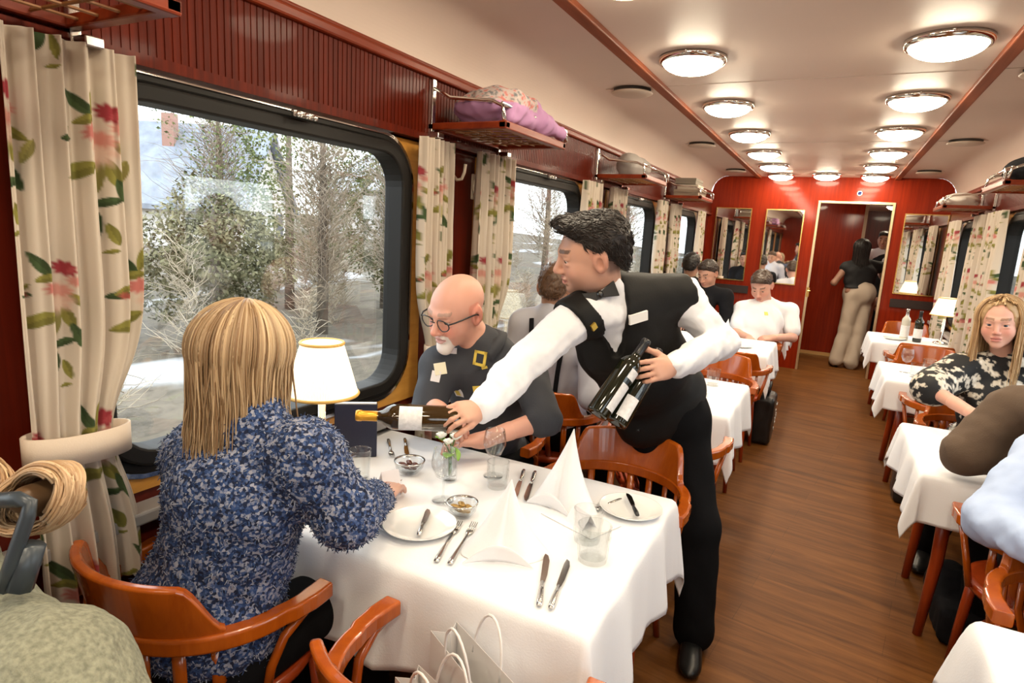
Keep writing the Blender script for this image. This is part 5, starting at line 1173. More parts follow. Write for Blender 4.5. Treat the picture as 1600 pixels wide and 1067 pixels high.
# -- the woman in the blue marled sweater, from behind
H = Head(at(388, 562, 1.47), facing((.16, .98), 6, 0), 1.0)
B = Body(pelvis=(-1.27, .90, .56), neck=at(395, 668, 1.46), shR=at(478, 712, 1.42), shL=at(312, 708, 1.55), elR=at(542, 802, 1.46), wrR=(-1.10, 1.36, .80), elL=at(300, 830, 1.62), wrL=(-1.38, 1.36, .80), knR=(-1.13, 1.30, .56), knL=(-1.38, 1.30, .56), anR=(-1.13, 1.35, .1), anL=(-1.38, 1.35, .1), k=.95, g=1.12)
Wm, root = person('blonde woman seen from behind in a fluffy blue and grey knitted sweater', B, H, (.64, .38, .29), [('R', hand(B.wrR, (-.3, 1, -.05), (0, 0, -1), True, 20)), ('L', hand(B.wrL, (.2, 1, -.05), (0, 0, -1), False, 20))], fem=True)
eyes(H, Wm, root)
def marl():
    m, nt, b = nodes('marled_knit'); tc = N(nt, 'ShaderNodeTexCoord'); vo = N(nt, 'ShaderNodeTexVoronoi', Scale=150.0); nt.links.new(tc.outputs['Object'], vo.inputs['Vector'])
    n = N(nt, 'ShaderNodeTexNoise', Scale=55.0, Detail=4.0, Roughness=.7); nt.links.new(tc.outputs['Object'], n.inputs['Vector'])
    mx = N(nt, 'ShaderNodeMixRGB', blend_type='MIX'); mx.inputs[0].default_value = .45; nt.links.new(vo.outputs['Color'], mx.inputs[1]); nt.links.new(n.outputs[0], mx.inputs[2])
    nt.links.new(ramp(nt, mx.outputs[0], [(.36, (.006, .012, .040)), (.47, (.014, .042, .14)), (.55, (.05, .09, .22)), (.66, (.30, .31, .38))]), b.inputs['Base Color']); b.inputs['Roughness'].default_value = .9
    bp = N(nt, 'ShaderNodeBump', Strength=.8, Distance=.008); nt.links.new(mx.outputs[0], bp.inputs['Height']); nt.links.new(bp.outputs[0], b.inputs['Normal']); return m
MARL = marl()
M = B.fr()
swp = B.torso(.030)[:3]+[cap(B.shL, B.shR, .078, None, .05), cap(B.neck, B.neck+nrm(H.c-B.neck)*.05, .085, .075, .03), cap(B.shR, B.elR, .076, .074, .05), cap(B.shL, B.elL, .070, .068, .05), cap(B.elR, B.elR+(B.wrR-B.elR)*.85, .072, .05, .03), cap(B.elL, B.elL+(B.wrL-B.elL)*.85, .066, .05, .03), ell(B.pelvis+np.array([0, -.0, .08]), (.195, .150, .14), None, .07)]
sw = wear('sweater', Wm, root, swp, .0085, MARL, lambda X: wob(X, .006, 60, 31)+wob(X, .0035, 230, 32)+wob(X, .0025, 420, 33), 1)
# loose yarn ends standing off the knit
me = sw.data; nv = len(me.vertices); co3 = np.empty(nv*3, np.float32); me.vertices.foreach_get('co', co3); co3 = co3.reshape(-1, 3); no3 = np.empty(nv*3, np.float32); me.vertices.foreach_get('normal', no3); no3 = no3.reshape(-1, 3)
g = np.random.default_rng(5); pick = g.integers(0, nv, 11000); p0 = co3[pick]; n0 = no3[pick]; t0 = g.normal(size=p0.shape)*.6; t0[:, 2] -= .4
p1 = p0+n0*.0022+t0*.002; p2 = p0+n0*.003+t0*.0055; k = g.uniform(0, 1, len(pick)); cc = np.where((k > .66)[:, None], [.28, .30, .37], np.where((k > .36)[:, None], [.05, .09, .20], [.010, .022, .07]))
v, f, c = strands(np.stack([p0, p1, p2], 1), .0016, .0007, cc, 3)
fz = sobj('yarn_fuzz', [(v, f)], ATTR, sw, np.zeros(3), lambda V: c); fz.location = (0, 0, 0); fz['kind'] = 'stuff'
wear('trousers', Wm, root, B.legs(.018, .06), .012, TROUB)
for an in (B.anL, B.anR): wear('shoe', Wm, root, shoe(an, (an[0], an[1]+.18, 0)), .01, SHOEB)
long_hair(Wm, root, H, 1150, .225, ((.21, .115, .050), (.64, .46, .27)), 11, gap=46, vol=1.07, r=.0036, sweep_=.05, messy=.9)

# -- the man in the grey shirt at the next table, his back to the camera
H = Head(at(868, 452, 3.12), facing((-.2, .97), 12), 1.02)
B = Body(pelvis=(-1.22, 2.98, .56), neck=at(862, 492, 3.12), shL=at(818, 505, 3.18), shR=at(925, 520, 3.10), elL=at(800, 590, 3.25), wrL=(-1.35, 3.25, .80), elR=at(925, 620, 3.02), wrR=(-1.05, 3.30, .80), knL=(-1.35, 3.40, .56), knR=(-1.08, 3.40, .56), anL=(-1.35, 3.40, .1), anR=(-1.08, 3.40, .1), k=1.0, g=1.1)
G, root = person('man in a light grey shirt with dark braces, seen from behind past the waiter', B, H, (.50, .27, .18), [('R', hand(B.wrR, (0, 1, 0), (0, 0, -1), True)), ('L', hand(B.wrL, (0, 1, 0), (0, 0, -1), False))], hres=.005)
eyes(H, G, root)
short_hair(G, root, H, (.09, .045, .022), False)
gs = wear('shirt', G, root, B.torso(.012)+B.arm('R', .022, .97)+B.arm('L', .022, .97)+[cap(B.neck, B.neck+np.array([0, 0, .03]), .07, .068, .02)], .011, plain('grey_shirt', (.50, .50, .56), .8, bump=.1), folds(.006, 35, 41))
wear('trousers', G, root, B.legs(.016, .06), .013, TROUB)
for an in (B.anL, B.anR): wear('shoe', G, root, shoe(an, (an[0], an[1]+.18, 0)), .011, SHOEB)
M = B.fr(); P = lambda t, d=0, x=0: B.pelvis+(B.neck-B.pelvis)*t+M[:, 1]*d+M[:, 0]*x
q = MB()
q.tube([P(1.0, -.06, .09), P(.85, -.132, .08), P(.6, -.145, .05), P(.3, -.150, .02)], .012, 6, up=M[:, 1], sx=.3); q.tube([P(1.0, -.06, -.09), P(.85, -.132, -.08), P(.6, -.145, -.05), P(.3, -.150, -.02)], .012, 6, up=M[:, 1], sx=.3)
obj('braces', local(q, root), DARKFAB, G)

# -- the man in the white tee shirt
TT = (.66, .36, .27)
H = Head(at(1190, 447, 5.95), facing((-.12, -.99), 30, -3), 1.18)
B = Body(pelvis=(-.62, 6.22, .58), neck=at(1196, 474, 6.05), shR=at(1160, 484, 6.05), shL=at(1234, 487, 6.1), elR=at(1150, 520, 5.9), wrR=at(1170, 528, 5.75), elL=at(1238, 527, 6.0), wrL=at(1207, 528, 5.72), knL=(-.46, 5.82, .56), knR=(-.78, 5.82, .56), anL=(-.44, 5.9, .1), anR=(-.78, 5.9, .1), k=1.12, g=1.12)
T, root = person('man in a white tee shirt looking down at the table near the end wall', B, H, TT, [('R', hand(B.wrR, (.3, -1, 0), (0, 0, -1), True)), ('L', hand(B.wrL, (-.8, -.4, -.1), (-.2, .4, -1), False, 35))], face_color(H, TT, brow=(.12, .06, .04), scalp=(.10, .06, .04)), hres=.0045)
eyes(H, T, root, look=(0, 1, -.5))
short_hair(T, root, H, (.055, .030, .018), True)
ts = wear('tee_shirt', T, root, B.torso(.014, 1.15)+[cap(B.shR, B.shR+(B.elR-B.shR)*.72, .085, .082, .03), cap(B.shL, B.shL+(B.elL-B.shL)*.72, .085, .082, .03)], .011, SHIRTW, folds(.006, 35, 51))
badge(T, root, ts, 1197, 490, .035, .035, plain('print_yellow', (.75, .68, .15), .7), 'chest_print', 0, label='small yellow chest print')
wear('trousers', T, root, B.legs(.018, .06), .013, plain('beige_shorts', (.40, .34, .28), .8))
for an in (B.anL, B.anR): wear('shoe', T, root, shoe(an, (an[0], an[1]-.18, 0)), .011, SHOEB)

# -- two guests at the far windows
def guest(label, head, face_, tone, hair, shirt, pel, dirn, k=1.0, fem=False, sw=.19):
    d = np.array([dirn[0], dirn[1], 0.0]); rt = np.array([d[1], -d[0], 0.0]); hd = np.array(head); nk = hd-np.array([0, 0, .155])-d*.03; p = np.array(pel)
    H = Head(hd, facing(*face_), k)
    s0 = nk-np.array([0, 0, .055]); B = Body(pelvis=p, neck=nk, shR=s0+rt*sw, shL=s0-rt*sw, elR=s0+rt*(sw+.05)+d*.08-np.array([0, 0, .26]), elL=s0-rt*(sw+.05)+d*.08-np.array([0, 0, .26]), wrR=np.array([*(s0+rt*.12+d*.34)[:2], .80]), wrL=np.array([*(s0-rt*.12+d*.34)[:2], .80]), knR=p+rt*.12+d*.42, knL=p-rt*.12+d*.42, anR=np.array([*(p+rt*.12+d*.40)[:2], .1]), anL=np.array([*(p-rt*.12+d*.40)[:2], .1]), k=k)
    o, root = person(label, B, H, tone, [('R', hand(B.wrR, d, (0, 0, -1), True)), ('L', hand(B.wrL, d, (0, 0, -1), False))], face_color(H, tone), hres=.005, fem=fem)
    eyes(H, o, root)
    if hair is not None: short_hair(o, root, H, hair, False)
    wear('top', o, root, B.torso(.012)+B.arm('R', .018, .95)+B.arm('L', .018, .95), .013, shirt, folds(.005, 35, 61))
    wear('trousers', o, root, B.legs(.016, .06), .014, TROUB)
    for an in (B.anL, B.anR): wear('shoe', o, root, shoe(an, np.array(an)+d*.18), .012, SHOEB)
    return o, root, H, B
guest('dark-haired man in a black top sitting by the far left window, head bowed', at(1106, 428, 6.1), ((-.35, -.92), 25), (.50, .27, .19), (.03, .018, .012), DARKFAB, (-1.28, 6.22, .56), (0, -1), 1.06)
guest('person with dark hair seated at the farthest left table, mostly hidden by the waiter', at(1080, 415, 6.45), ((0, 1), 8), (.42, .22, .15), (.012, .009, .008), DARKFAB, (-1.27, 6.82, .56), (.1, 1), 1.04, sw=.15)

# -- the woman standing in the doorway
dY = 8.42
H = Head(at(1347, 390, dY-.05), facing((.25, .97), 5), 1.0)
B = Body(pelvis=at(1342, 462, dY), neck=at(1346, 410, dY), shL=at(1322, 418, dY), shR=at(1376, 418, dY+.1), elL=at(1303, 442, dY), wrL=at(1316, 425, dY+.25), elR=at(1386, 448, dY+.1), wrR=at(1376, 430, dY+.3), knL=at(1322, 515, dY), knR=at(1342, 518, dY-.02), anL=at(1306, 562, dY), anR=at(1330, 567, dY-.08), k=.96)
S, root = person('woman standing in the doorway with her back turned, black top and beige trousers', B, H, (.28, .14, .09), [('L', hand(B.wrL, (.3, .8, .4), (.3, 0, -1), False)), ('R', hand(B.wrR, (0, .8, .4), (0, 0, -1), True))], hres=.006, fem=True, group=None)
eyes(H, S, root)
wear('top', S, root, B.torso(.026)+[plane(B.pelvis+np.array([0, 0, .10]), (0, 0, -1))], .011, plain('black_top', (.008, .008, .009), .8), folds(.004, 35, 71))
wear('trousers', S, root, B.legs(.030, .062)+[ell(B.pelvis+np.array([0, 0, .04]), (.20, .15, .17), None, .04)], .013, plain('beige_trousers', (.46, .37, .29), .8, bump=.15, bscale=60), lambda X: wob(X, .010, 28, 72, (1, 1, .2)))
for an in (B.anL, B.anR): wear('shoe', S, root, shoe(an, (an[0]-.05, an[1]+.17, 0)), .011, SHOEB)
long_hair(S, root, H, 260, .27, ((.010, .007, .006), (.03, .02, .016)), 15, gap=50, vol=1.08, r=.006)
guest_o, root, H, B = guest('waiter in dark waistcoat glimpsed beyond the doorway behind the standing woman', at(1382, 376, 8.95), ((-.25, -.97), 5), (.46, .24, .16), (.02, .014, .01), SHIRTW, at(1384, 470, 9.0), (-.2, -.98), 1.05)
bpy.data.objects.remove(kid(guest_o, 'shoe')); bpy.data.objects.remove(kid(guest_o, 'shoe')); bpy.data.objects.remove(kid(guest_o, 'trousers'))
pb = B.pelvis; hips = pb; anR = np.array([pb[0]+.12, pb[1], .1]); anL = np.array([pb[0]-.12, pb[1], .1])
wear('trousers', guest_o, root, [ell(pb, (.18, .14, .13), None, .04), cap(pb+np.array([.09, 0, -.03]), anR, .10, .06, .04), cap(pb+np.array([-.09, 0, -.03]), anL, .10, .06, .04)], .014, TROUB)
for an in (anL, anR): wear('shoe', guest_o, root, shoe(an, (an[0], an[1]-.17, 0)), .012, SHOEB)
wear('waistcoat', guest_o, root, B.torso(.022)[:3]+[cap(B.neck+np.array([.04, -.15, .02]), B.neck+np.array([0, -.16, -.25]), .06, .01, .004, '-')], .012, VESTB)

# -- the blonde woman on the right
TF = (.66, .36, .27)
H = Head(at(1563, 506, 3.12), facing((-.30, -.95), 4, -4), 1.02)
B = Body(pelvis=(.86, 4.02, .57), neck=at(1568, 566, 3.22), shR=at(1496, 580, 3.27), shL=(1.03, 4.0, 1.12), elR=at(1452, 606, 3.22), wrR=at(1525, 650, 2.86), elL=(1.04, 3.86, .90), wrL=(.92, 3.52, .80), knR=(.72, 3.62, .57), knL=(.98, 3.62, .57), anR=(.62, 3.72, .1), anL=(.95, 3.7, .1), k=.96, g=1.08)
F, root = person('blonde woman in a black and cream floral blouse facing the camera at the right', B, H, TF, [('R', hand(B.wrR, nrm(at(1570, 672, 2.75)-B.wrR), (0, 0, -1), True)), ('L', hand(B.wrL, (-.5, -.6, 0), (0, 0, -1), False))], face_color(H, TF, lips=(.50, .15, .13), brow=(.20, .11, .06), blush=.4), fem=True, full=.004)
eyes(H, F, root, (.10, .13, .16), look=(0, 1, 0))
BL = attr('floral_blouse', .7, bump=.1, bscale=120)
def blc(v):
    u = np.stack([v @ nrm([1, .3, .1]), v[:, 2], v @ nrm([-.3, 1, 0])], 1); s = wob(u, 1, 55, 81)+.6*wob(u, 1, 110, 82); t = wob(u, 1, 150, 83)
    c = np.tile(np.array([.010, .010, .011]), (len(v), 1)); m = s > .12; c[m] = [.62, .56, .46]; c[(s > .6) & (t > 0)] = [.74, .70, .62]; c[(s > .12) & (t < -.45)] = [.10, .09, .08]; return c
wear('blouse', F, root, B.torso(.022, 1.1, .9)+B.arm('R', .045, .10)+B.arm('L', .04, .25)+[cap(B.neck, B.neck+np.array([0, 0, .025]), .068, .06, .02), cap(B.neck+np.array([-.04, -.13, .06]), B.neck+np.array([-.035, -.15, -.13]), .018, .006, .004, '-')], .0065, BL, folds(.007, 30, 84), 2, blc)
wear('trousers', F, root, B.legs(.016, .06), .013, TROUB)
for an in (B.anL, B.anR): wear('boot', F, root, shoe(an, (an[0]-.04, an[1]-.18, 0), 1.1)+[cap(np.array(an)-np.array([0, 0, .0]), np.array(an)+np.array([0, 0, .22]), .052, .062, .02)], .01, SHINY)
long_hair(F, root, H, 620, .26, ((.34, .19, .085), (.70, .50, .27)), 17, gap=58, vol=1.08, r=.0042, sweep_=.02, front=True, messy=.5)
wear('necklace', F, root, [cap(B.neck+np.array([-.035, -.075, .055]), B.neck+np.array([.02, -.082, .05]), .006, .006, .01)], .004, BLACKPL)

# -- the person in the brown sweater, back to the camera, head outside the picture
H = Head((1.0, 2.60, 1.36), facing((0, 1), 10), 1.0)
B = Body(pelvis=(.84, 2.58, .57), neck=(.96, 2.58, 1.20), shL=at(1582, 640, 2.32), shR=(1.0, 2.50, 1.12), elL=at(1512, 708, 2.36), wrL=(.74, 2.90, .86), elR=(1.01, 2.68, .86), wrR=(.98, 2.95, .82), knL=(.70, 3.0, .57), knR=(.98, 3.0, .57), anL=(.74, 3.0, .1), anR=(.98, 3.0, .1), k=1.05, g=1.05)
Br, root = person('person in a brown sweater seen from behind at the right edge, facing the blonde woman', B, H, (.50, .28, .2), [('L', hand(B.wrL, (.1, 1, 0), (0, 0, -1), False)), ('R', hand(B.wrR, (0, 1, 0), (0, 0, -1), True))], hres=.006)
eyes(H, Br, root)
short_hair(Br, root, H, (.05, .03, .02), False)
wear('sweater', Br, root, B.torso(.022)+B.arm('R', .03, .95)+B.arm('L', .034, .95)+[cap(B.neck, B.neck+np.array([0, 0, .03]), .075, .07, .02)], .010, plain('brown_wool', (.115, .076, .050), .9, bump=.3, bscale=220), lambda X: wob(X, .011, 26, 91, (1, 1, .5))+wob(X, .004, 70, 92))
wear('trousers', Br, root, B.legs(.016, .06), .013, TROUB)
for an in (B.anL, B.anR): wear('shoe', Br, root, shoe(an, (an[0], an[1]+.18, 0)), .012, SHOEB)

# -- the person in the light blue shirt, at the right edge
H = Head((1.04, 1.92, 1.36), facing((0, -1), 10), 1.0)
B = Body(pelvis=(.84, 1.98, .57), neck=(.95, 2.0, 1.20), shR=at(1640, 712, 1.98), shL=(1.02, 2.0, 1.12), elR=at(1552, 812, 1.92), wrR=at(1622, 852, 1.72), elL=(1.03, 1.82, .86), wrL=(.98, 1.62, .82), knR=(.70, 1.56, .57), knL=(.98, 1.56, .57), anR=(.72, 1.6, .1), anL=(.98, 1.6, .1), k=1.05, g=1.05)
Bl, root = person('person in a light blue shirt at the bottom right edge, arm folded', B, H, (.55, .3, .22), [('R', hand(B.wrR, (.6, -.6, 0), (0, 0, -1), True)), ('L', hand(B.wrL, (-.2, -1, 0), (0, 0, -1), False))], hres=.006)
eyes(H, Bl, root)
short_hair(Bl, root, H, (.05, .03, .02), False)
wear('shirt', Bl, root, B.torso(.020)+B.arm('R', .034, .97)+B.arm('L', .03, .97)+[cap(B.neck, B.neck+np.array([0, 0, .03]), .075, .07, .02)], .0085, plain('light_blue_shirt', (.48, .60, .86), .75, bump=.1, bscale=120), lambda X: wob(X, .010, 40, 101, (1, .6, 1))+wob(X, .004, 90, 102))
wear('trousers', Bl, root, B.legs(.018, .06), .012, plain('charcoal_trousers', (.030, .031, .033), .85, bump=.2))
for an in (B.anL, B.anR): wear('shoe', Bl, root, shoe(an, (an[0], an[1]-.18, 0)), .012, SHOEB)
npk = MB(); npk.grid(lambda u, v: (.56+.26*u+.02*math.sin(6*v), 1.60+.24*v, .662+.012*math.sin(7*u+3*v)+.02*u-.05*max(0, .25-u)*4*.5), 16, 14); tag(obj('lap_napkin', npk, CLOTH, smooth=True, solid=.004), 'white napkin on the lap of the person in the light blue shirt', 'napkin')

# -- the guest in pale fleece at the lower left, hair up in a clip
hp = at(-135, 800, .98); H = Head(hp, facing((-.45, -.89), 12), 1.0)
B = Body(pelvis=(-1.10, .26, .56), neck=hp+np.array([0, 0, -.17]), shL=at(70, 1090, .86), shR=hp+np.array([-.21, .08, -.22]), elL=at(150, 1250, .80), wrL=(-.95, -.05, .80), elR=hp+np.array([-.22, .0, -.45]), wrR=(-1.22, -.08, .80), knL=(-.95, -.10, .57), knR=(-1.25, -.10, .57), anL=(-.95, -.05, .1), anR=(-1.25, -.05, .1), k=1.0)
Fl, root = person('guest in pale green fleece at the lower left, blond hair twisted up in a clip', B, H, (.62, .37, .28), [('L', hand(B.wrL, (0, -1, 0), (0, 0, -1), False)), ('R', hand(B.wrR, (0, -1, 0), (0, 0, -1), True))], fem=True, hres=.005)
eyes(H, Fl, root)
wear('fleece', Fl, root, B.torso(.035)+[cap(B.shL, B.elL, .115, .10, .05), cap(B.shR, B.elR, .09, .08, .05)]+[cap(B.elL, B.wrL, .08, .06, .03), cap(B.elR, B.wrR, .08, .06, .03)], .009, plain('pale_fleece', (.23, .23, .165), .95, bump=.9, bscale=160, var=.3, vscale=120), lambda X: wob(X, .004, 70, 111)+wob(X, .002, 260, 112))
wear('trousers', Fl, root, B.legs(.016, .06), .013, TROUB)
for an in (B.anL, B.anR): wear('shoe', Fl, root, shoe(an, (an[0], an[1]-.18, 0)), .012, SHOEB)
# hair swept back and coiled into an open loop
bc = at(62, 778, .96); vx = nrm(at(120, 760, .96)-at(10, 795, .96)); vz = nrm(at(60, 720, .97)-at(60, 840, .95)); vy = np.cross(vx, vz)
g = np.random.default_rng(8); L = []; cc = []
for i in range(420):
    r0, z0 = g.uniform(.0, 1)**.7, g.uniform(-1, 1); ph = g.uniform(0, 6.28); rr = .040+.020*r0; pts = []
    for t in np.linspace(0, 1, 22):
        a = ph+t*g.uniform(3.2, 3.4); w = .024*z0*(1-.3*r0); pts.append(bc+vx*(rr*1.12*math.cos(a))+vz*(rr*.88*math.sin(a))+vy*(w+.012*math.sin(a*1.5+ph)))
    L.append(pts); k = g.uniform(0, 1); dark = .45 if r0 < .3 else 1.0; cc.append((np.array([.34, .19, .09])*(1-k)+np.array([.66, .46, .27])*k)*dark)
for i in range(160):
    s = hp+H.M @ np.array([g.uniform(-.05, .05), -.05, g.uniform(0, .09)]); e_ = bc+vx*(-.05)+vz*g.uniform(-.03, .04)+vy*g.uniform(-.02, .02); mid = (s+e_)/2+np.array([.0, .05, .03]); pts = []
    for t in np.linspace(0, 1, 22): pts.append(s*(1-t)**2+2*mid*t*(1-t)+e_*t*t)
    L.append(pts); k = g.uniform(0, 1); cc.append(np.array([.34, .19, .09])*(1-k)+np.array([.66, .46, .27])*k)
v, f, c = strands(np.array(L), .0028, .0012, np.array(cc))
hc = surf([H.E((0, -.018, .040), (.084, .102, .092), .01), H.E((0, -.03, -.02), (.078, .085, .07), .03), H.E((0, .095, -.035), (.062, .07, .098), .012, '-'), cap(bc-vy*.012, bc+vy*.03, .030, .020, .01)], .006, lambda X: wob(X, .002, 120, 4), 1)
o = sobj('hair', [hc, (v, f)], HAIR, Fl, root, lambda V: np.concatenate([np.tile(np.array([.12, .065, .03]), (len(hc[0]), 1)), c])); o.location = (0, 0, 0)
ck = MB()
for d_ in (0, .012):
    ck.tube([at(-25, 782, .90+d_), at(30, 780, .89+d_), at(47, 786, .89+d_), at(44, 805, .89+d_), at(18, 880, .89+d_), at(5, 920, .90+d_)], .012, 8, sx=1.0, sy=.8)
ck.tube([at(50, 850, .905), at(30, 920, .905)], .018, 8); obj('hair_clip', local(ck, root), plain('clip_grey', (.035, .045, .055), .35), Fl, smooth=True, bevel=0)
# ------------------------------------------------------------------ the land outside the windows
def ground_mat():
    m, nt, b = nodes('trackside_ground'); tc = N(nt, 'ShaderNodeTexCoord')
    mp = N(nt, 'ShaderNodeMapping'); mp.inputs['Scale'].default_value = (.30, .10, 1); nt.links.new(tc.outputs['Object'], mp.inputs['Vector'])
    n = N(nt, 'ShaderNodeTexNoise', Scale=1.0, Detail=5.0, Distortion=.4); nt.links.new(mp.outputs[0], n.inputs['Vector'])
    m2 = N(nt, 'ShaderNodeMapping'); m2.inputs['Scale'].default_value = (5, 2.2, 1); nt.links.new(tc.outputs['Object'], m2.inputs['Vector'])
    n2 = N(nt, 'ShaderNodeTexNoise', Scale=1.0, Detail=6.0, Roughness=.7); nt.links.new(m2.outputs[0], n2.inputs['Vector'])
    base = ramp(nt, n2.outputs[0], [(.3, (.06, .05, .034)), (.55, (.14, .115, .085)), (.72, (.11, .11, .05))])
    sn = ramp(nt, n.outputs[0], [(.60, (0, 0, 0)), (.66, (1, 1, 1))]); mx = N(nt, 'ShaderNodeMixRGB'); nt.links.new(sn, mx.inputs[0]); nt.links.new(base, mx.inputs[1]); mx.inputs[2].default_value = (.42, .43, .45, 1)
    nt.links.new(mx.outputs[0], b.inputs['Base Color']); b.inputs['Roughness'].default_value = .95; return m
gm = MB(); g = np.random.default_rng(2)
def gz(x, y):
    d = abs(x-XM); z = -1.15
    if d > 3.5: z += .10*(d-3.5)**.8
    return z+.18*math.sin(.35*x+.2*y)*min(1, max(0, d-4)/6)+.10*math.sin(1.1*y+.7*x)*min(1, max(0, d-4)/6)
xs = np.concatenate([-np.geomspace(75, .9, 46), np.geomspace(.9, 75, 46)])+XM; ys_ = np.linspace(-30, 90, 90)
v = [(x, y, gz(x, y)) for y in ys_ for x in xs]; n = len(xs); gm.add(v, [(j*n+i, j*n+i+1, (j+1)*n+i+1, (j+1)*n+i) for j in range(len(ys_)-1) for i in range(n-1)])
struct('outside_ground', gm, ground_mat(), smooth=True)
BARK = plain('bark', (.16, .13, .10), .9, var=.3, vscale=6); TW = attr('twigs', .9)
LEAFG = attr('foliage_green', .7)
def branches(base, h, n, seed, spread=.5, col=((.26, .20, .14), (.42, .35, .27)), r=.012, zmin=.25):
    g = np.random.default_rng(seed); L = []; cc = []
    for i in range(n):
        t = g.uniform(zmin, 1); p = np.array(base)+np.array([0, 0, h*t*.8])+g.normal(0, .04, 3)*h; a = g.uniform(0, 6.28); d = nrm([math.cos(a)*spread, math.sin(a)*spread, g.uniform(.2, 1.0)]); pts = [p]
        L0 = h*g.uniform(.15, .42)*(1.15-t*.6)
        for k in range(6): d = nrm(d+g.normal(0, .16, 3)); p = p+d*L0/6; pts.append(p)
        L.append(pts); k = g.uniform(0, 1); cc.append(np.array(col[0])*(1-k)+np.array(col[1])*k)
    return strands(np.array(L), r, r*.25, np.array(cc), 3)
def bare_tree(label, x, y, h, seed, n=620, r=.009):
    z = gz(x, y); root = np.array([x, y, z]); e = thing('bare_tree', label, 'tree', tuple(root), 0, 'bare trees beyond the track')
    b = MB(); b.tube([(0, 0, -.1), (.03, .02, h*.35), (-.02, .05, h*.7), (0, 0, h*.9)], [.14, .11, .07, .03], 10); obj('trunk', b, BARK, e, smooth=True)
    v, f, c = branches((0, 0, 0), h, n, seed, .7, r=r); o = sobj('branches', [(v, f)], TW, e, np.zeros(3), lambda V: c); o.location = (0, 0, 0); o['kind'] = 'stuff'; return e
def evergreen(label, x, y, h, seed, col=((.06, .09, .03), (.22, .25, .09)), w=.32):
    z = gz(x, y); g = np.random.default_rng(seed); e = thing('leafy_tree', label, 'tree', (x, y, z), 0, 'leafy trees beyond the track')
    b = MB(); b.tube([(0, 0, -.1), (.02, 0, h*.4), (0, 0, h*.85)], [.13, .10, .04], 10); obj('trunk', b, BARK, e, smooth=True)
    nl = 9000; u = g.normal(size=(nl, 3)); u /= np.linalg.norm(u, axis=1, keepdims=True); rad = g.uniform(.55, 1, nl)**.4
    lump = 1+.22*np.sin(5*u[:, 0]+seed)+.20*np.sin(6*u[:, 1]+2*u[:, 2])+.15*np.sin(9*u[:, 2]+3*u[:, 0]); P = u*rad[:, None]*lump[:, None]*np.array([h*w, h*w, h*.42])+np.array([0, 0, h*.55])
    a = g.normal(size=(nl, 3)); a /= np.linalg.norm(a, axis=1, keepdims=True); bb = np.cross(a, u); bb /= np.linalg.norm(bb, axis=1, keepdims=True)+1e-9; s = g.uniform(.03, .065, nl)[:, None]
    v = np.stack([P-a*s, P+bb*s*.5, P+a*s, P-bb*s*.5], 1).reshape(-1, 3); f = np.arange(nl*4).reshape(-1, 4); k = g.uniform(0, 1, nl)[:, None]; c = np.repeat(np.array(col[0])*(1-k)+np.array(col[1])*k, 4, 0)
    o = sobj('foliage', [(v, f)], LEAFG, e, np.zeros(3), lambda V: c); o.location = (0, 0, 0); o['kind'] = 'stuff'; return e
evergreen('tall green leafy tree seen through the middle of the nearest window', -12.5, 11.6, 6.6, 3); evergreen('green leafy tree right of the tallest one, through the nearest window', -11, 13.6, 4.6, 5, ((.05, .06, .02), (.20, .20, .08)))
evergreen('low olive shrub-like tree seen behind the seated blonde woman', -10.5, 7.9, 2.7, 8, ((.07, .07, .03), (.24, .22, .12)), .5)
for i, (x, y, h, lab) in enumerate(((-10, 10.2, 5.2, 'bare brown tree in front of the tall green tree'), (-15, 11.5, 5.6, 'bare tree between the white house and the green tree'), (-9, 11.6, 5.0, 'bare tree seen beside the bald man\'s reflection'), (-9.5, 16, 6, 'bare tree seen through the second left window'), (-10, 22, 6.5, 'bare tree seen at the far side of the second left window'), (-9, 29, 6, 'bare tree seen through the third left window'))): bare_tree(lab, x, y, h, 20+i)
vs = []; fs = []; cs = []; off = 0; g = np.random.default_rng(77)
for i in range(64):
    x = -g.uniform(6.5, 17); y = g.uniform(3, 34)*(1 if i % 3 else .5); v, f, c = branches((x, y, gz(x, y)-.1), g.uniform(1.2, 2.4), 150, 100+i, .9, ((.30, .24, .165), (.58, .50, .38)), .008, .0); vs.append(v); fs.append(f+off); cs.append(c); off += len(v)
V = np.concatenate(vs); c_ = np.concatenate(cs); o = sobj('undergrowth', [(V, np.concatenate(fs))], TW, None, np.zeros(3), lambda q: c_); tag(o, 'tangled brown winter brush along the railway bank outside', 'brush', None, 'stuff')
_d = at(310, 300, 1)-np.array([0, 0, CAMH]); HP = tuple((_d/np.linalg.norm(_d[:2])*31)[:2])
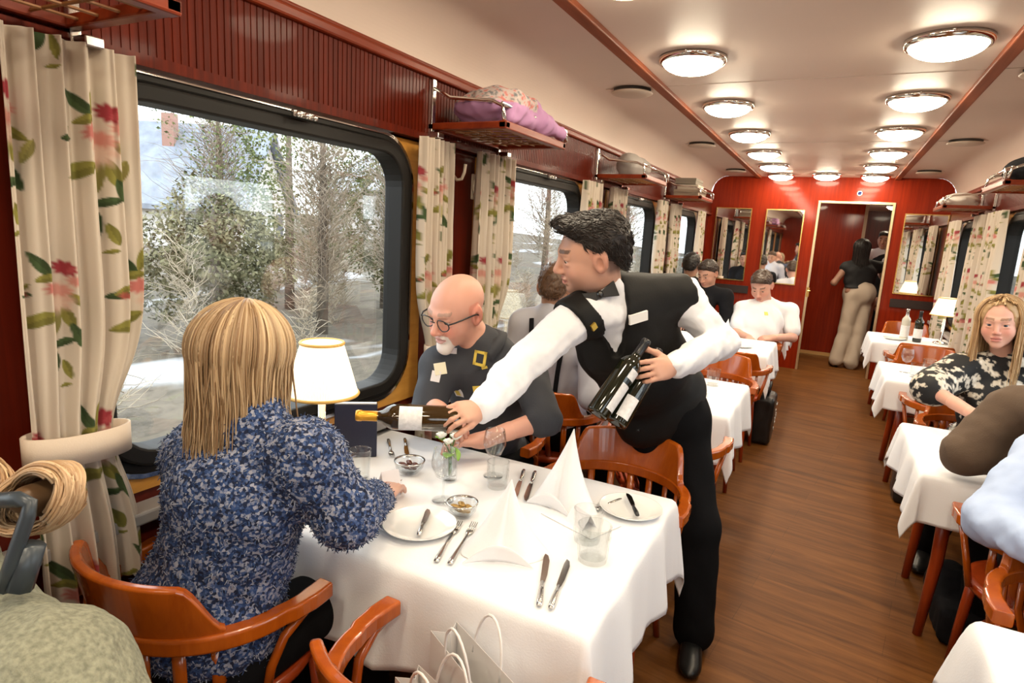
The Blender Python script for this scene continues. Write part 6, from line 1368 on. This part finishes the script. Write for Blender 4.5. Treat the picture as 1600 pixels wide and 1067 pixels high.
# two houses beyond the trees
def house(label, x, y, rot, w, d, h, rh, wall, roof):
    e = thing('house', label, 'house', (x, y, gz(x, y)-.3), rot); wl = MB(); wl.prism([(-w/2, 0), (w/2, 0), (w/2, h), (0, h+rh), (-w/2, h)], 1, -d/2, d/2); obj('wall', wl, plain('house_wall_'+label[:9], wall, .8), e)
    for s in (-1, 1):
        r_ = MB(); r_.prism([(s*(w/2+.4), h-.25*rh/(w/2)*2*.4), (0, h+rh+.05), (0, h+rh+.25), (s*(w/2+.4), h-.25*rh/(w/2)*2*.4+.2)], 1, -d/2-.4, d/2+.4); obj('roof', r_, plain('roof_'+label[:9]+str(s), roof, .6, var=.25, vscale=2), e)
    for zz in (.6,):
        for xx in (-w*.25, w*.2):
            fr_ = obj('window', MB().b2((xx-.5, d/2-.02, zz), (xx+.5, d/2+.06, zz+1.2)), plain('hw_'+label[:7], (.6, .58, .55), .5) if 'hw_'+label[:7] not in bpy.data.materials else bpy.data.materials['hw_'+label[:7]], e); obj('glass', MB().b2((xx-.42, d/2+.06, zz+.08), (xx+.42, d/2+.07, zz+1.12)), plain('hg', (.06, .07, .09), .1) if 'hg' not in bpy.data.materials else bpy.data.materials['hg'], fr_)
            fr2 = obj('window', MB().b2((xx-.5, -d/2-.06, zz), (xx+.5, -d/2+.02, zz+1.2)), bpy.data.materials['hw_'+label[:7]], e); obj('glass', MB().b2((xx-.42, -d/2-.07, zz+.08), (xx+.42, -d/2-.06, zz+1.12)), bpy.data.materials['hg'], fr2)
    obj('chimney', MB().b2((.5, -1, h+rh*.4), (.9, -.5, h+rh+.5)), plain('chim', (.35, .2, .16), .9) if 'chim' not in bpy.data.materials else bpy.data.materials['chim'], e)
    return e
house('white gabled house with a blue grey roof through the nearest window', *HP, R(-63), 5.0, 6.0, 1.9, 3.2, (.62, .59, .56), (.22, .25, .31))
house('grey house with a pale roof farther along the line, past the trees', -30, 40, R(75), 8, 11, 4, 3, (.45, .42, .40), (.30, .31, .34))
# ------------------------------------------------------------------ camera, world, colour
cam = bpy.data.cameras.new('camera'); cam.sensor_fit = 'HORIZONTAL'; cam.sensor_width = 36; cam.lens = FPX*36/1600; cam.clip_start = .05; cam.clip_end = 300
co = bpy.data.objects.new('camera', cam); COL.objects.link(co)
m3 = Matrix((CR, CU, -_fw)).transposed(); co.matrix_world = Matrix.Translation((0, 0, CAMH)) @ m3.to_4x4()
SC.camera = co
W = bpy.data.worlds.new('world'); SC.world = W; W.use_nodes = True; nt = W.node_tree
bg = nt.nodes['Background']; bg.inputs[0].default_value = (.93, .97, 1.0, 1); bg.inputs[1].default_value = SKY_E
SC.view_settings.view_transform = 'Standard'; SC.view_settings.look = 'None'; SC.view_settings.gamma = 1; SC.view_settings.exposure = EXPO
cy = SC.cycles; cy.use_denoising = True
try: cy.denoiser = 'OPENIMAGEDENOISE'
except Exception: pass
cy.max_bounces = 8; cy.diffuse_bounces = 4; cy.glossy_bounces = 4; cy.transmission_bounces = 6; cy.transparent_max_bounces = 12
cy.caustics_reflective = False; cy.caustics_refractive = False; cy.sample_clamp_indirect = 4
cy.use_light_tree = True
